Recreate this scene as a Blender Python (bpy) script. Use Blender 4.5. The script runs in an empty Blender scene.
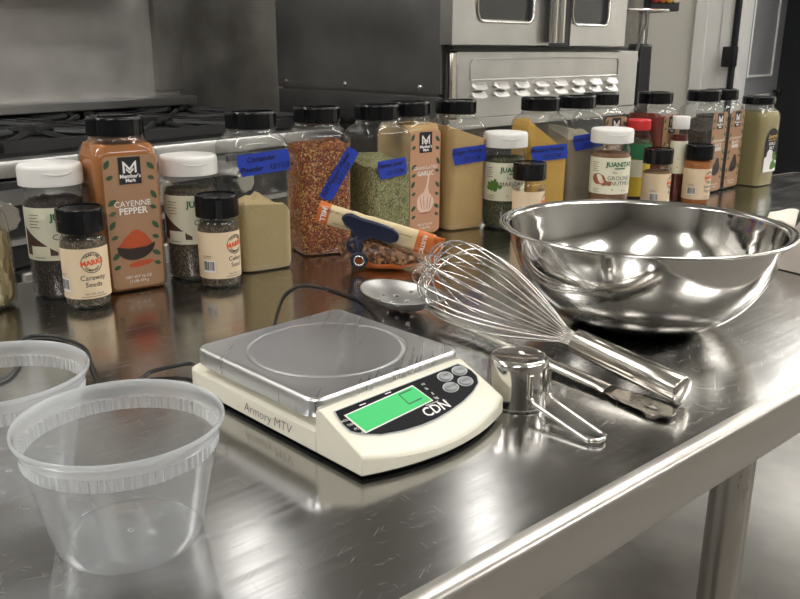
import bpy, bmesh, math, random
from math import sin, cos, pi, radians as R
from mathutils import Vector, Matrix, noise
random.seed(7)
S = bpy.context.scene
COL = S.collection

# ------------------------------------------------------------------ camera
F_PX, PITCH, ROLL, H = 832.45, .2925, .0038, .2766
cd = bpy.data.cameras.new('camera'); cam = bpy.data.objects.new('camera', cd); COL.objects.link(cam)
cd.sensor_width = 36; cd.lens = F_PX / 800 * 36; cd.clip_start = .01; cd.clip_end = 50
fw = Vector((0, cos(PITCH), -sin(PITCH))); rt = Vector((1, 0, 0)); up = rt.cross(fw)
r2 = rt * cos(ROLL) + up * sin(ROLL); u2 = -rt * sin(ROLL) + up * cos(ROLL)
m = Matrix((r2, u2, -fw)).transposed().to_4x4(); m.translation = Vector((0, 0, H)); cam.matrix_world = m
S.camera = cam
cd.dof.use_dof = True; cd.dof.focus_distance = .72; cd.dof.aperture_fstop = 50.0

# ------------------------------------------------------------------ world, exposure
w = bpy.data.worlds.new('world'); S.world = w; w.use_nodes = True
w.node_tree.nodes['Background'].inputs[0].default_value = (.9, .95, 1, 1)
w.node_tree.nodes['Background'].inputs[1].default_value = .3
S.view_settings.view_transform = 'Standard'; S.view_settings.look = 'None'
S.view_settings.exposure = -0.14; S.view_settings.gamma = 1.0
S.cycles.use_denoising = True
S.cycles.max_bounces = 14; S.cycles.transparent_max_bounces = 24
S.cycles.sample_clamp_indirect = 6
LIGHT = 15.5          # radiance of the ceiling troffers

# ------------------------------------------------------------------ materials
def mat(name):
    m = bpy.data.materials.new(name); m.use_nodes = True
    nt = m.node_tree; b = nt.nodes['Principled BSDF']; return m, nt, b
def N(nt, t, **k):
    n = nt.nodes.new(t)
    for a, v in k.items(): setattr(n, a, v)
    return n
def plain(name, col, rough=.5, metal=0, spec=.5, bump=0, bscale=200, coat=0, var=0):
    m, nt, b = mat(name)
    b.inputs['Base Color'].default_value = (*col, 1); b.inputs['Roughness'].default_value = rough
    b.inputs['Metallic'].default_value = metal; b.inputs['Specular IOR Level'].default_value = spec
    b.inputs['Coat Weight'].default_value = coat
    tc = N(nt, 'ShaderNodeTexCoord'); nz = N(nt, 'ShaderNodeTexNoise'); nz.inputs['Scale'].default_value = bscale
    nt.links.new(tc.outputs['Object'], nz.inputs['Vector'])
    if bump:
        bp = N(nt, 'ShaderNodeBump'); bp.inputs['Strength'].default_value = bump; bp.inputs['Distance'].default_value = .001
        nt.links.new(nz.outputs['Fac'], bp.inputs['Height']); nt.links.new(bp.outputs[0], b.inputs['Normal'])
    if var:
        mx = N(nt, 'ShaderNodeMix', data_type='RGBA')
        mx.inputs[6].default_value = (*[c * (1 - var) for c in col], 1); mx.inputs[7].default_value = (*[min(1, c * (1 + var)) for c in col], 1)
        nt.links.new(nz.outputs['Fac'], mx.inputs[0]); nt.links.new(mx.outputs[2], b.inputs['Base Color'])
    return m
def steel(name, col=(.62, .6, .57), rough=.25, scratch=0.0, brush=(3, 3, 3), bs=1.0, var=.25, yaw=0, blotch=.0):
    """stainless steel: brushed streaks, blotches of wear and thin scratches, all in object space"""
    m, nt, b = mat(name); L = nt.links.new
    b.inputs['Metallic'].default_value = 1; b.inputs['Base Color'].default_value = (*col, 1)
    tc = N(nt, 'ShaderNodeTexCoord')
    def stretched(ang, sx, sy, sz, det=2):
        mp = N(nt, 'ShaderNodeMapping'); mp.vector_type = 'TEXTURE'; mp.inputs['Rotation'].default_value = (0, 0, ang)
        mp.inputs['Scale'].default_value = (1 / sx, 1 / sy, 1 / sz)
        nz = N(nt, 'ShaderNodeTexNoise'); nz.inputs['Scale'].default_value = 1; nz.inputs['Detail'].default_value = det
        L(tc.outputs['Object'], mp.inputs['Vector']); L(mp.outputs[0], nz.inputs['Vector']); return nz.outputs['Fac']
    br = stretched(yaw, *brush)
    bl = stretched(0, 7, 7, 7, 4)
    mr = N(nt, 'ShaderNodeMapRange'); mr.inputs[1].default_value = .3; mr.inputs[2].default_value = .7
    mr.inputs[3].default_value = rough * (1 - var); mr.inputs[4].default_value = rough * (1 + var)
    ad = N(nt, 'ShaderNodeMath', operation='MULTIPLY_ADD'); ad.inputs[1].default_value = .5
    h = N(nt, 'ShaderNodeMath', operation='MULTIPLY'); h.inputs[1].default_value = .5
    L(br, h.inputs[0]); L(bl, ad.inputs[0]); L(h.outputs[0], ad.inputs[2]); L(ad.outputs[0], mr.inputs[0])
    out = mr.outputs[0]
    bump = N(nt, 'ShaderNodeBump'); bump.inputs['Strength'].default_value = .025 * bs; bump.inputs['Distance'].default_value = .0006
    L(br, bump.inputs['Height']); L(bump.outputs[0], b.inputs['Normal'])
    if scratch:
        prev = None
        for k, (a, th) in enumerate(((.3, .765), (1.25, .775), (2.2, .77), (2.9, .775), (.8, .78))):
            s = stretched(a, 22 + 8 * k, 2200 - 250 * k, 30, 0)
            g = N(nt, 'ShaderNodeMapRange'); g.inputs[1].default_value = th; g.inputs[2].default_value = th + .05
            L(s, g.inputs[0])
            if prev is None: prev = g.outputs[0]
            else:
                mm = N(nt, 'ShaderNodeMath', operation='MAXIMUM'); L(prev, mm.inputs[0]); L(g.outputs[0], mm.inputs[1]); prev = mm.outputs[0]
        a2 = N(nt, 'ShaderNodeMath', operation='MULTIPLY_ADD', use_clamp=True); a2.inputs[1].default_value = scratch
        L(prev, a2.inputs[0]); L(out, a2.inputs[2]); out = a2.outputs[0]
    if blotch:
        mx = N(nt, 'ShaderNodeMix', data_type='RGBA')
        mx.inputs[6].default_value = (*[c * (1 - blotch) for c in col], 1); mx.inputs[7].default_value = (*col, 1)
        g = N(nt, 'ShaderNodeMapRange'); g.inputs[1].default_value = .35; g.inputs[2].default_value = .65
        L(bl, g.inputs[0]); L(g.outputs[0], mx.inputs[0]); L(mx.outputs[2], b.inputs['Base Color'])
    L(out, b.inputs['Roughness'])
    return m
def clear(name, tint=(.93, .94, .93), rough=.04, haze=0.0, hazecol=(.9, .92, .93), ior=1.45):
    """thin clear plastic: see-through with fresnel gloss, plus a little milky scatter"""
    m, nt, b = mat(name); L = nt.links.new; nt.nodes.remove(b)
    out = nt.nodes['Material Output']
    tr = N(nt, 'ShaderNodeBsdfTransparent'); tr.inputs[0].default_value = (*tint, 1)
    gl = N(nt, 'ShaderNodeBsdfGlossy'); gl.inputs['Roughness'].default_value = rough
    fr = N(nt, 'ShaderNodeFresnel'); ge = N(nt, 'ShaderNodeNewGeometry')     # same gloss seen from either side of the thin wall
    io = N(nt, 'ShaderNodeMapRange'); io.inputs[3].default_value = ior; io.inputs[4].default_value = 1 / ior
    L(ge.outputs['Backfacing'], io.inputs[0]); L(io.outputs[0], fr.inputs[0])
    mx = N(nt, 'ShaderNodeMixShader'); base = tr.outputs[0]
    if haze:
        df = N(nt, 'ShaderNodeBsdfDiffuse'); df.inputs[0].default_value = (*hazecol, 1)
        tl = N(nt, 'ShaderNodeBsdfTranslucent'); tl.inputs[0].default_value = (*hazecol, 1)
        m1 = N(nt, 'ShaderNodeMixShader'); m1.inputs[0].default_value = .5; L(df.outputs[0], m1.inputs[1]); L(tl.outputs[0], m1.inputs[2])
        m2 = N(nt, 'ShaderNodeMixShader'); m2.inputs[0].default_value = haze; L(tr.outputs[0], m2.inputs[1]); L(m1.outputs[0], m2.inputs[2]); base = m2.outputs[0]
    L(fr.outputs[0], mx.inputs[0]); L(base, mx.inputs[1]); L(gl.outputs[0], mx.inputs[2]); L(mx.outputs[0], out.inputs[0])
    return m
def grains(name, cols, scale, rough=.7, squash=(1, 1, 1), bump=.6):
    """granular food: every voronoi cell takes one of the colours"""
    m, nt, b = mat(name); L = nt.links.new
    tc = N(nt, 'ShaderNodeTexCoord'); mp = N(nt, 'ShaderNodeMapping'); mp.inputs['Scale'].default_value = squash
    vo = N(nt, 'ShaderNodeTexVoronoi'); vo.inputs['Scale'].default_value = scale
    L(tc.outputs['Object'], mp.inputs[0]); L(mp.outputs[0], vo.inputs['Vector'])
    sp = N(nt, 'ShaderNodeSeparateColor'); L(vo.outputs['Color'], sp.inputs[0])
    cr = N(nt, 'ShaderNodeValToRGB'); cr.color_ramp.interpolation = 'CONSTANT'
    el = cr.color_ramp.elements
    while len(el) < len(cols): el.new(.5)
    tot = sum(c[3] for c in cols); p = 0
    for e, c in zip(el, cols): e.position = p; e.color = (*c[:3], 1); p += c[3] / tot
    L(sp.outputs[0], cr.inputs[0]); L(cr.outputs[0], b.inputs['Base Color'])
    bp = N(nt, 'ShaderNodeBump'); bp.inputs['Strength'].default_value = bump; bp.inputs['Distance'].default_value = .001; bp.invert = True
    L(vo.outputs['Distance'], bp.inputs['Height']); L(bp.outputs[0], b.inputs['Normal'])
    b.inputs['Roughness'].default_value = rough
    return m
def emit(name, col, s):
    m, nt, b = mat(name); b.inputs['Emission Color'].default_value = (*col, 1); b.inputs['Emission Strength'].default_value = s
    b.inputs['Base Color'].default_value = (*col, 1); return m

M = {}
M['table'] = steel('table_steel', (.55, .545, .535), .18, scratch=.09, brush=(6, 160, 6), yaw=R(41), var=.35, blotch=.12)
M['tablelip'] = steel('table_lip_steel', (.58, .55, .51), .34, brush=(6, 6, 300), bs=.3)
M['steel'] = steel('brushed_steel', (.6, .595, .585), .32, brush=(3, 3, 500), bs=.3, var=.12, blotch=.15)
M['dull'] = steel('dull_steel', (.46, .445, .42), .45, brush=(3, 3, 300), bs=.3, var=.3, blotch=.3)
M['splash'] = steel('backsplash_steel', (.74, .72, .69), .5, brush=(3, 3, 400), bs=.3, var=.2, blotch=.2)
M['spoonsteel'] = steel('spoon_steel', (.56, .55, .53), .36, brush=(30, 30, 200), var=.3)
M['ovside'] = steel('oven_side_steel', (.33, .33, .33), .36, brush=(3, 3, 400), bs=.3, var=.3, blotch=.15)
M['bowl'] = steel('bowl_steel', (.70, .685, .655), .085, brush=(5, 5, 60), scratch=.05, var=.4)
M['chrome'] = steel('utensil_steel', (.72, .70, .67), .12, brush=(30, 30, 200), var=.3)
M['satin'] = steel('satin_steel', (.66, .63, .58), .2, brush=(30, 30, 200), var=.3)
M['platform'] = steel('scale_steel', (.80, .80, .80), .30, brush=(6, 400, 6), yaw=R(40), bs=.2, scratch=.06, var=.3)
M['leg'] = steel('leg_steel', (.52, .50, .46), .3, brush=(80, 80, 3))
M['clear'] = clear('clear_plastic', (.93, .94, .93), .05, haze=.02, ior=1.55)
M['glass'] = clear('small_glass', (.96, .97, .96), .02, ior=1.5)
M['deli'] = clear('cloudy_plastic', (.95, .96, .97), .12, haze=.10, ior=1.35)
M['delirim'] = clear('cloudy_plastic_rim', (.92, .93, .94), .15, haze=.42, ior=1.4)
M['blackcap'] = plain('black_plastic', (.006, .006, .007), .13, spec=.35)
M['black'] = plain('black_matt', (.01, .01, .011), .5)
M['iron'] = plain('cast_iron', (.014, .014, .015), .55, bump=.5, bscale=300)
M['whitecap'] = plain('white_plastic', (.82, .80, .76), .35, var=.03, bscale=40)
M['redcap'] = plain('red_plastic', (.6, .03, .03), .35)
M['cream'] = plain('cream_plastic', (.80, .765, .63), .38, var=.02, bscale=30)
M['panelblack'] = plain('panel_black', (.004, .004, .005), .4, spec=.08)
M['grey'] = plain('grey_print', (.45, .46, .46), .4)
M['lcd'] = emit('green_display', (.02, .75, .17), .85)
M['lcd'].node_tree.nodes['Principled BSDF'].inputs['Base Color'].default_value = (.01, .05, .02, 1)
M['ink'] = plain('black_ink', (.01, .01, .012), .6)
M['white'] = plain('white_print', (.9, .88, .84), .5)
M['kraft'] = plain('kraft_paper', (.37, .21, .115), .6, var=.12, bscale=900)
M['garlicpaper'] = plain('pink_kraft_paper', (.55, .29, .17), .6, var=.08, bscale=900)
M['creampaper'] = plain('cream_paper', (.78, .62, .42), .6, var=.03, bscale=30)
M['ivorypaper'] = plain('ivory_paper', (.80, .78, .60), .55, var=.03, bscale=30)
M['green'] = plain('green_print', (.02, .16, .06), .5)
M['leafgreen'] = plain('leaf_green', (.04, .085, .035), .5)
M['herb'] = plain('herb_green', (.10, .22, .03), .5, var=.4, bscale=600)
M['orange'] = plain('orange_print', (.72, .17, .04), .5)
M['redprint'] = plain('red_orange_print', (.75, .12, .04), .5)
M['cayprint'] = plain('cayenne_print', (.48, .075, .02), .5, var=.15, bscale=500)
M['darkwood'] = plain('dark_bowl_print', (.03, .016, .012), .5)
M['brownprint'] = plain('brown_print', (.09, .045, .03), .5, var=.4, bscale=700)
M['nutprint'] = plain('nutmeg_print', (.35, .12, .07), .5, var=.3, bscale=400)
M['garlicprint'] = plain('garlic_print', (.80, .58, .46), .5)
M['gold'] = plain('gold_print', (.55, .36, .10), .4)
M['tape'] = plain('blue_tape', (.012, .045, .42), .55, bump=.3, bscale=600)
M['navy'] = plain('navy_plastic', (.005, .008, .036), .35)
M['cord'] = plain('black_cord', (.008, .008, .009), .4)
M['rubber'] = plain('dark_rubber', (.02, .02, .022), .7)
M['cayenne'] = plain('cayenne_powder', (.42, .15, .03), .85, bump=.4, bscale=500, var=.1)
M['coriander'] = plain('coriander_powder', (.50, .38, .19), .9, bump=.5, bscale=300, var=.1)
M['garlicp'] = plain('garlic_granules', (.66, .43, .19), .9, bump=.5, bscale=900, var=.12)
M['ginger'] = plain('ginger_powder', (.60, .40, .17), .9, bump=.5, bscale=200, var=.08)
M['mustard'] = plain('mustard_powder', (.66, .40, .08), .9, bump=.5, bscale=300, var=.1)
M['celeryp'] = plain('pale_powder', (.34, .29, .22), .9, bump=.5, bscale=60, var=.15)
M['onion'] = plain('onion_powder', (.66, .54, .36), .9, bump=.5, bscale=300, var=.05)
M['paprika'] = plain('paprika_powder', (.20, .028, .012), .85, bump=.5, bscale=120, var=.35)
M['saltc'] = plain('garlic_salt_grains', (.34, .28, .12), .85, bump=.4, bscale=900, var=.12)
M['flakes'] = grains('chili_flakes', [(.14, .018, .008, 3), (.28, .05, .012, 3), (.42, .12, .02, 2.2), (.62, .33, .08, 1.6), (.75, .5, .18, .5)], 520, .45, bump=1)
M['fennel'] = grains('fennel_seeds', [(.20, .20, .07, 2), (.30, .29, .12, 3), (.42, .40, .20, 2), (.12, .13, .05, 1)], 620, .7, (1, 1, .7), 1)
M['darkseed'] = grains('dark_seeds', [(.035, .022, .015, 3), (.08, .05, .03, 2), (.018, .012, .01, 3), (.16, .11, .07, .6)], 750, .6, (1, 1, .6), 1)
M['brownseed'] = grains('brown_seeds', [(.07, .05, .028, 3), (.15, .11, .065, 2), (.035, .025, .018, 2), (.26, .20, .13, .5)], 800, .6, (1, 1, .6), 1)
M['herbs'] = grains('dried_herbs', [(.05, .06, .02, 3), (.10, .11, .04, 2), (.02, .025, .012, 2), (.19, .19, .09, .7)], 750, .7, (1, 1, .7), 1)
M['pepper'] = grains('ground_pepper', [(.06, .05, .04, 3), (.12, .10, .08, 2), (.03, .026, .022, 2), (.25, .21, .16, .6)], 900, .7, bump=.8)
M['nutmeg'] = plain('nutmeg_powder', (.26, .14, .07), .9, bump=.5, bscale=400, var=.15)
M['cinn'] = plain('orange_spice', (.36, .12, .03), .9, bump=.5, bscale=400, var=.15)
M['maroon'] = plain('maroon_liquid', (.10, .008, .006), .3)
M['yellowlabel'] = plain('yellow_label', (.75, .55, .05), .5)
M['bagfilm'] = plain('cream_film', (.72, .58, .34), .28, var=.15, bscale=60, coat=.3)
M['bagorange'] = plain('orange_film', (.62, .16, .03), .28, coat=.3)
M['bagnuts'] = grains('bag_nuts', [(.10, .04, .02, 2), (.22, .10, .04, 2), (.35, .19, .08, 1), (.05, .02, .012, 1)], 260, .3, bump=.5)
M['wall'] = plain('painted_wall', (.78, .755, .68), .6, var=.03, bscale=3)
M['whitepaint'] = plain('white_paint', (.92, .905, .86), .45, var=.02, bscale=3)
M['doorgrey'] = plain('grey_door_paint', (.30, .30, .305), .45, var=.05, bscale=3)
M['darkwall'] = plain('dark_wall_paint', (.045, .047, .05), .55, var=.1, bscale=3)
M['ceiling'] = plain('ceiling_tiles', (.62, .61, .58), .8, var=.05, bscale=6)
M['floor'] = plain('quarry_floor', (.22, .205, .185), .4, var=.2, bscale=8)
M['rear'] = plain('rear_wall_paint', (.30, .29, .27), .6, var=.05, bscale=2)
M['whitecloth'] = plain('cream_cloth', (.80, .74, .64), .9, bump=.4, bscale=900)
M['cloth'] = plain('beige_cloth', (.46, .41, .36), .9, bump=.6, bscale=900, var=.08)
M['troffer'] = emit('troffer_diffuser', (1, .985, .965), LIGHT); M['strip'] = emit('strip_diffuser', (1, .985, .965), LIGHT * .30)
M['window'] = plain('oven_window', (.035, .035, .035), .15)
M['yellow'] = plain('yellow_plastic', (.8, .5, .03), .4)

# ------------------------------------------------------------------ mesh helpers
class MB:
    def __init__(s): s.v = []; s.f = []
    def add(s, vs, fs):
        o = len(s.v); s.v += [tuple(v) for v in vs]; s.f += [tuple(i + o for i in f) for f in fs]; return s
    def box(s, c, d, rot=0, taper=1.0):
        x, y, z = d[0] / 2, d[1] / 2, d[2] / 2; vs = []
        for k, zz in ((1, -z), (taper, z)):
            for a, b in ((-1, -1), (1, -1), (1, 1), (-1, 1)):
                px, py = a * x * k, b * y * k
                vs.append((c[0] + px * cos(rot) - py * sin(rot), c[1] + px * sin(rot) + py * cos(rot), c[2] + zz))
        return s.add(vs, [(3, 2, 1, 0), (4, 5, 6, 7), (0, 1, 5, 4), (1, 2, 6, 5), (2, 3, 7, 6), (3, 0, 4, 7)])
    def rings(s, rings, closed=True, cap0=True, cap1=True):
        n = len(rings[0]); vs = [p for r in rings for p in r]; fs = []
        for i in range(len(rings) - 1):
            for j in range(n if closed else n - 1):
                k = (j + 1) % n; fs.append((i * n + j, i * n + k, (i + 1) * n + k, (i + 1) * n + j))
        if cap0: fs.append(tuple(range(n - 1, -1, -1)))
        if cap1: fs.append(tuple((len(rings) - 1) * n + j for j in range(n)))
        return s.add(vs, fs)
    def lathe(s, prof, n=48, c=(0, 0, 0), cap0=False, cap1=False, wob=None):
        rs = []
        for r, z in prof:
            rs.append([(c[0] + r * cos(2 * pi * j / n) * (wob(j) if wob else 1), c[1] + r * sin(2 * pi * j / n) * (wob(j) if wob else 1), c[2] + z) for j in range(n)])
        return s.rings(rs, cap0=cap0, cap1=cap1)
    def tube(s, pts, r, n=10, closed=False, flat=None):
        pts = [Vector(p) for p in pts]; rs = []; up = None; k = len(pts)
        for i, p in enumerate(pts):
            if closed: t = (pts[(i + 1) % k] - pts[i - 1])
            else: t = pts[min(i + 1, k - 1)] - pts[max(i - 1, 0)]
            t.normalize()
            if up is None:
                up = Vector((0, 0, 1)) if abs(t.z) < .9 else Vector((1, 0, 0))
            a = t.cross(up).normalized(); b = a.cross(t).normalized(); up = b
            rr = r[i] if isinstance(r, (list, tuple)) else r
            ra, rb = (rr, rr) if flat is None else (rr, rr * flat)
            rs.append([p + a * cos(2 * pi * j / n) * ra + b * sin(2 * pi * j / n) * rb for j in range(n)])
        if closed: rs.append(rs[0]); return s.rings(rs, cap0=False, cap1=False)
        return s.rings(rs)
    def xf(s, mtx):
        s.v = [tuple(mtx @ Vector(v)) for v in s.v]; return s
def obj(name, mb, material, parent=None, smooth=35, bevel=0, seg=2, subsurf=0, solid=0, loc=None, rz=None, weld=True):
    me = bpy.data.meshes.new(name); me.from_pydata(mb.v, [], mb.f)
    bm = bmesh.new(); bm.from_mesh(me)
    if weld: bmesh.ops.remove_doubles(bm, verts=bm.verts, dist=1e-6)
    bmesh.ops.recalc_face_normals(bm, faces=bm.faces); bm.to_mesh(me); bm.free()
    o = bpy.data.objects.new(name, me); COL.objects.link(o)
    me.materials.append(M[material] if isinstance(material, str) else material)
    if smooth:
        me.shade_smooth(); me.set_sharp_from_angle(angle=R(smooth))
    if solid: md = o.modifiers.new('solid', 'SOLIDIFY'); md.thickness = solid; md.offset = 0
    if bevel: md = o.modifiers.new('bevel', 'BEVEL'); md.width = bevel; md.segments = seg; md.limit_method = 'ANGLE'; md.angle_limit = R(40)
    if subsurf: md = o.modifiers.new('sub', 'SUBSURF'); md.levels = md.render_levels = subsurf
    if parent: o.parent = parent
    if loc: o.location = loc
    if rz is not None: o.rotation_euler = (0, 0, rz)
    return o
def thing(name, label, cat, loc=(0, 0, 0), rz=0, group=None):
    o = bpy.data.objects.new(name, None); COL.objects.link(o); o.empty_display_size = .02
    o.location = loc; o.rotation_euler = (0, 0, rz); o['label'] = label; o['category'] = cat
    if group: o['group'] = group
    return o
def tag(o, label, cat, group=None):
    o['label'] = label; o['category'] = cat
    if group: o['group'] = group
    return o
def struct(name, mb, material, **k):
    o = obj(name, mb, material, **k); o['kind'] = 'structure'; return o
_tc = {}
def text2d(s, size, shear=0, bold=0, align='CENTER'):
    key = (s, shear, bold, align)
    if key not in _tc:
        cu = bpy.data.curves.new('t', 'FONT'); cu.body = s; cu.size = 1; cu.shear = shear; cu.offset = bold
        cu.align_x = align; cu.align_y = 'CENTER'; cu.resolution_u = 2
        o = bpy.data.objects.new('t', cu); COL.objects.link(o); bpy.context.view_layer.update()
        me = o.to_mesh(); _tc[key] = ([tuple(v.co)[:2] for v in me.vertices], [tuple(p.vertices) for p in me.polygons])
        o.to_mesh_clear(); bpy.data.objects.remove(o); bpy.data.curves.remove(cu)
    v, f = _tc[key]
    return [(x * size, y * size) for x, y in v], f
class Flat:            # a plane patch: origin, right vector, up vector
    def __init__(s, o, x, y): s.o = Vector(o); s.x = Vector(x).normalized(); s.y = Vector(y).normalized(); s.n = s.x.cross(s.y)
    def __call__(s, u, v, off): return s.o + s.x * u + s.y * v + s.n * off
class Cyl:             # a cylinder patch: radius, facing angle
    def __init__(s, r, face=-pi / 2, c=(0, 0)): s.r = r; s.a = face; s.c = c
    def __call__(s, u, v, off):
        a = s.a + u / s.r; return Vector((s.c[0] + (s.r + off) * cos(a), s.c[1] + (s.r + off) * sin(a), v))
class Prints:          # several printed shapes of one colour collected into one mesh
    def __init__(s, surf, off=.0006): s.m = MB(); s.s = surf; s.off = off
    def text(s, t, u, v, size, rot=0, off=None, **k):
        vs, fs = text2d(t, size, **k); c, q = cos(rot), sin(rot)
        s.m.add([s.s(u + x * c - y * q, v + x * q + y * c, off or s.off) for x, y in vs], fs); return s
    def rect(s, u0, u1, v0, v1, off=None, rot=0, n=None):
        n = n or max(1, int(abs(u1 - u0) / .003)); cu, cv = (u0 + u1) / 2, (v0 + v1) / 2; vs = []
        for i in range(n + 1):
            for v in (v0, v1):
                x, y = u0 + (u1 - u0) * i / n - cu, v - cv
                vs.append(s.s(cu + x * cos(rot) - y * sin(rot), cv + x * sin(rot) + y * cos(rot), off or s.off))
        s.m.add(vs, [(2 * i, 2 * i + 2, 2 * i + 3, 2 * i + 1) for i in range(n)]); return s
    def poly(s, pts, off=None): s.m.add([s.s(u, v, off or s.off) for u, v in pts], [tuple(range(len(pts)))]); return s
    def blob(s, u, v, a, b, rot=0, wob=0, off=None, n=20, half=0, seed=1):
        pts = []
        for k in range(n):
            t = 2 * pi * k / n if not half else (pi * k / (n - 1) * half)
            q = 1 + wob * sin(3 * t + seed) * .6 + wob * sin(7 * t + seed * 2) * .4
            x, y = a * cos(t) * q, b * sin(t) * q
            pts.append((u + x * cos(rot) - y * sin(rot), v + x * sin(rot) + y * cos(rot)))
        return s.poly(pts, off)
    def ring(s, u, v, r, wd, n=28, a0=0, a1=2 * pi, off=None):
        vs = []
        for k in range(n + 1):
            t = a0 + (a1 - a0) * k / n
            for q in (r - wd / 2, r + wd / 2): vs.append(s.s(u + q * cos(t), v + q * sin(t), off or s.off))
        s.m.add(vs, [(2 * k, 2 * k + 2, 2 * k + 3, 2 * k + 1) for k in range(n)]); return s
    def hill(s, u0, u1, v0, fn, off=None, n=16):
        vs = []
        for k in range(n + 1):
            t = k / n
            for v in (v0, fn(t)): vs.append(s.s(u0 + (u1 - u0) * t, v, off or s.off))
        s.m.add(vs, [(2 * k, 2 * k + 2, 2 * k + 3, 2 * k + 1) for k in range(n)]); return s
    def leaf(s, u, v, L, rot, off=None, wd=.28):
        pts = []
        for k in range(7): t = k / 6; pts.append((L * t, L * wd * sin(pi * t) ** .8))
        for k in range(5, 0, -1): t = k / 6; pts.append((L * t, -L * wd * sin(pi * t) ** .8))
        return s.poly([(u + x * cos(rot) - y * sin(rot), v + x * sin(rot) + y * cos(rot)) for x, y in pts], off)
    def done(s, name, material, parent): return obj(name, s.m, material, parent, smooth=0, weld=False)

# ================================================================== THE SETTING
CEIL, FLOOR = 1.75, -.90
K = [Vector(p) for p in ((1.72, 6.09), (-3.88, -.93), (.06, -4.0), (5.96, 1.85))]
def slab(mb, a, b, z0, z1, t=.1):
    a = Vector(a); b = Vector(b); d = (b - a).normalized(); n = Vector((-d.y, d.x))
    if n.dot(Vector((1.0, .8)) - a) > 0: n = -n
    p = [a, b, b + n * t, a + n * t]
    return mb.add([(*q, z) for z in (z0, z1) for q in p], [(0, 1, 2, 3), (4, 5, 6, 7), (0, 1, 5, 4), (1, 2, 6, 5), (2, 3, 7, 6), (3, 0, 4, 7)])
struct('floor', MB().add([(-5, -5, FLOOR), (9, -5, FLOOR), (9, 9, FLOOR), (-5, 9, FLOOR)], [(0, 1, 2, 3)]), 'floor')
struct('ceiling', MB().add([(-5, -5, CEIL), (9, -5, CEIL), (9, 9, CEIL), (-5, 9, CEIL)], [(0, 1, 2, 3)]), 'ceiling')
struct('wall_back', slab(MB(), K[1], K[0], FLOOR, CEIL), 'dull')
D1 = Vector((2.17, 5.64)); dv = Vector((.7071, -.7071)); D2 = D1 + dv * 1.02
wr = slab(MB(), K[0], D1, FLOOR, CEIL); slab(wr, D2, K[3], FLOOR, CEIL); slab(wr, D1, D2, 1.16, CEIL)
struct('wall_right', wr, 'wall')
struct('wall_left', slab(MB(), K[1], K[2], FLOOR, CEIL), 'rear')
struct('wall_front', slab(MB(), K[2], K[3], FLOOR, CEIL), 'rear')
nb = Vector((.7071, .7071))
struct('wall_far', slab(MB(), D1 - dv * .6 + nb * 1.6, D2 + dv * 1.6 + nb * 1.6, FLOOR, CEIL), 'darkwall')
# door casing: three stepped boards beside the opening
def casing(a, b, z0, z1, t): return slab(MB(), D1 - dv * a, D1 - dv * b, z0, z1, -t)
tr = MB()
for a, b, t in ((.285, .20, .03), (.20, .10, .022), (.10, .0, .03)):
    p = [D1 - dv * a, D1 - dv * b]; q = [x - nb * t for x in p]
    tr.add([(*v, z) for z in (FLOOR, CEIL) for v in (p[0], p[1], q[1], q[0])], [(0, 1, 2, 3), (4, 5, 6, 7), (0, 1, 5, 4), (1, 2, 6, 5), (2, 3, 7, 6), (3, 0, 4, 7)])
struct('trim_1', tr, 'whitepaint', bevel=.004)
# door leaf, standing open into the next room
DA = R(50); dx = Vector((cos(DA), sin(DA))); DO = D1 + dv * .028 + nb * .03; dn = Vector((dx.y, -dx.x))
def leafbox(u0, u1, z0, z1, o0, o1):
    p = [DO + dx * u0 + dn * o0, DO + dx * u1 + dn * o0, DO + dx * u1 + dn * o1, DO + dx * u0 + dn * o1]
    return MB().add([(*v, z) for z in (z0, z1) for v in p], [(0, 1, 2, 3), (4, 5, 6, 7), (0, 1, 5, 4), (1, 2, 6, 5), (2, 3, 7, 6), (3, 0, 4, 7)])
door = struct('door_1', leafbox(0, .84, FLOOR + .01, 1.14, -.04, 0), 'doorgrey', bevel=.003)
pm = MB()
for z0, z1 in ((.10, 1.02), (-.75, -.02)):
    for a in ((.16, .166, z0, z1), (.66, .675, z0, z1), (.16, .675, z0, z0 + .016), (.16, .675, z1 - .016, z1)):
        b = leafbox(*a, 0, .008); pm.add(b.v, b.f)
obj('panel_moulding', pm, 'whitepaint', door)
kn = DO + dx * .775 + dn * .03
km = MB().lathe([(0, -.03), (.012, -.03), (.012, -.008), (.027, -.002), (.030, .010), (.024, .022), (0, .026)], 20)
km.xf(Matrix.Translation((kn.x, kn.y, -.01)) @ Matrix.Rotation(DA, 4, 'Z') @ Matrix.Rotation(pi / 2, 4, 'X'))
obj('door_knob', km, 'black', door)
obj('door_stile', leafbox(-.012, .135, FLOOR + .01, 1.14, -.04, .002), 'whitepaint', door)
sl = MB(); p = [D1 - dv * .012 - nb * .05, D1 + dv * .012 - nb * .05, D1 + dv * .012, D1 - dv * .012]
sl.add([(*v, z) for z in (FLOOR, 1.16) for v in p], [(0, 1, 2, 3), (4, 5, 6, 7), (0, 1, 5, 4), (1, 2, 6, 5), (2, 3, 7, 6), (3, 0, 4, 7)])
struct('trim_2', sl, 'black')
c = D1 - dv * .0 - nb * .075
o = obj('strike_box', MB().box((c.x, c.y, .235), (.085, .05, .125), rot=-pi / 4), 'black', bevel=.004)
tag(o, 'small black latch box fixed halfway up the black door gap', 'latch')

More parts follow.
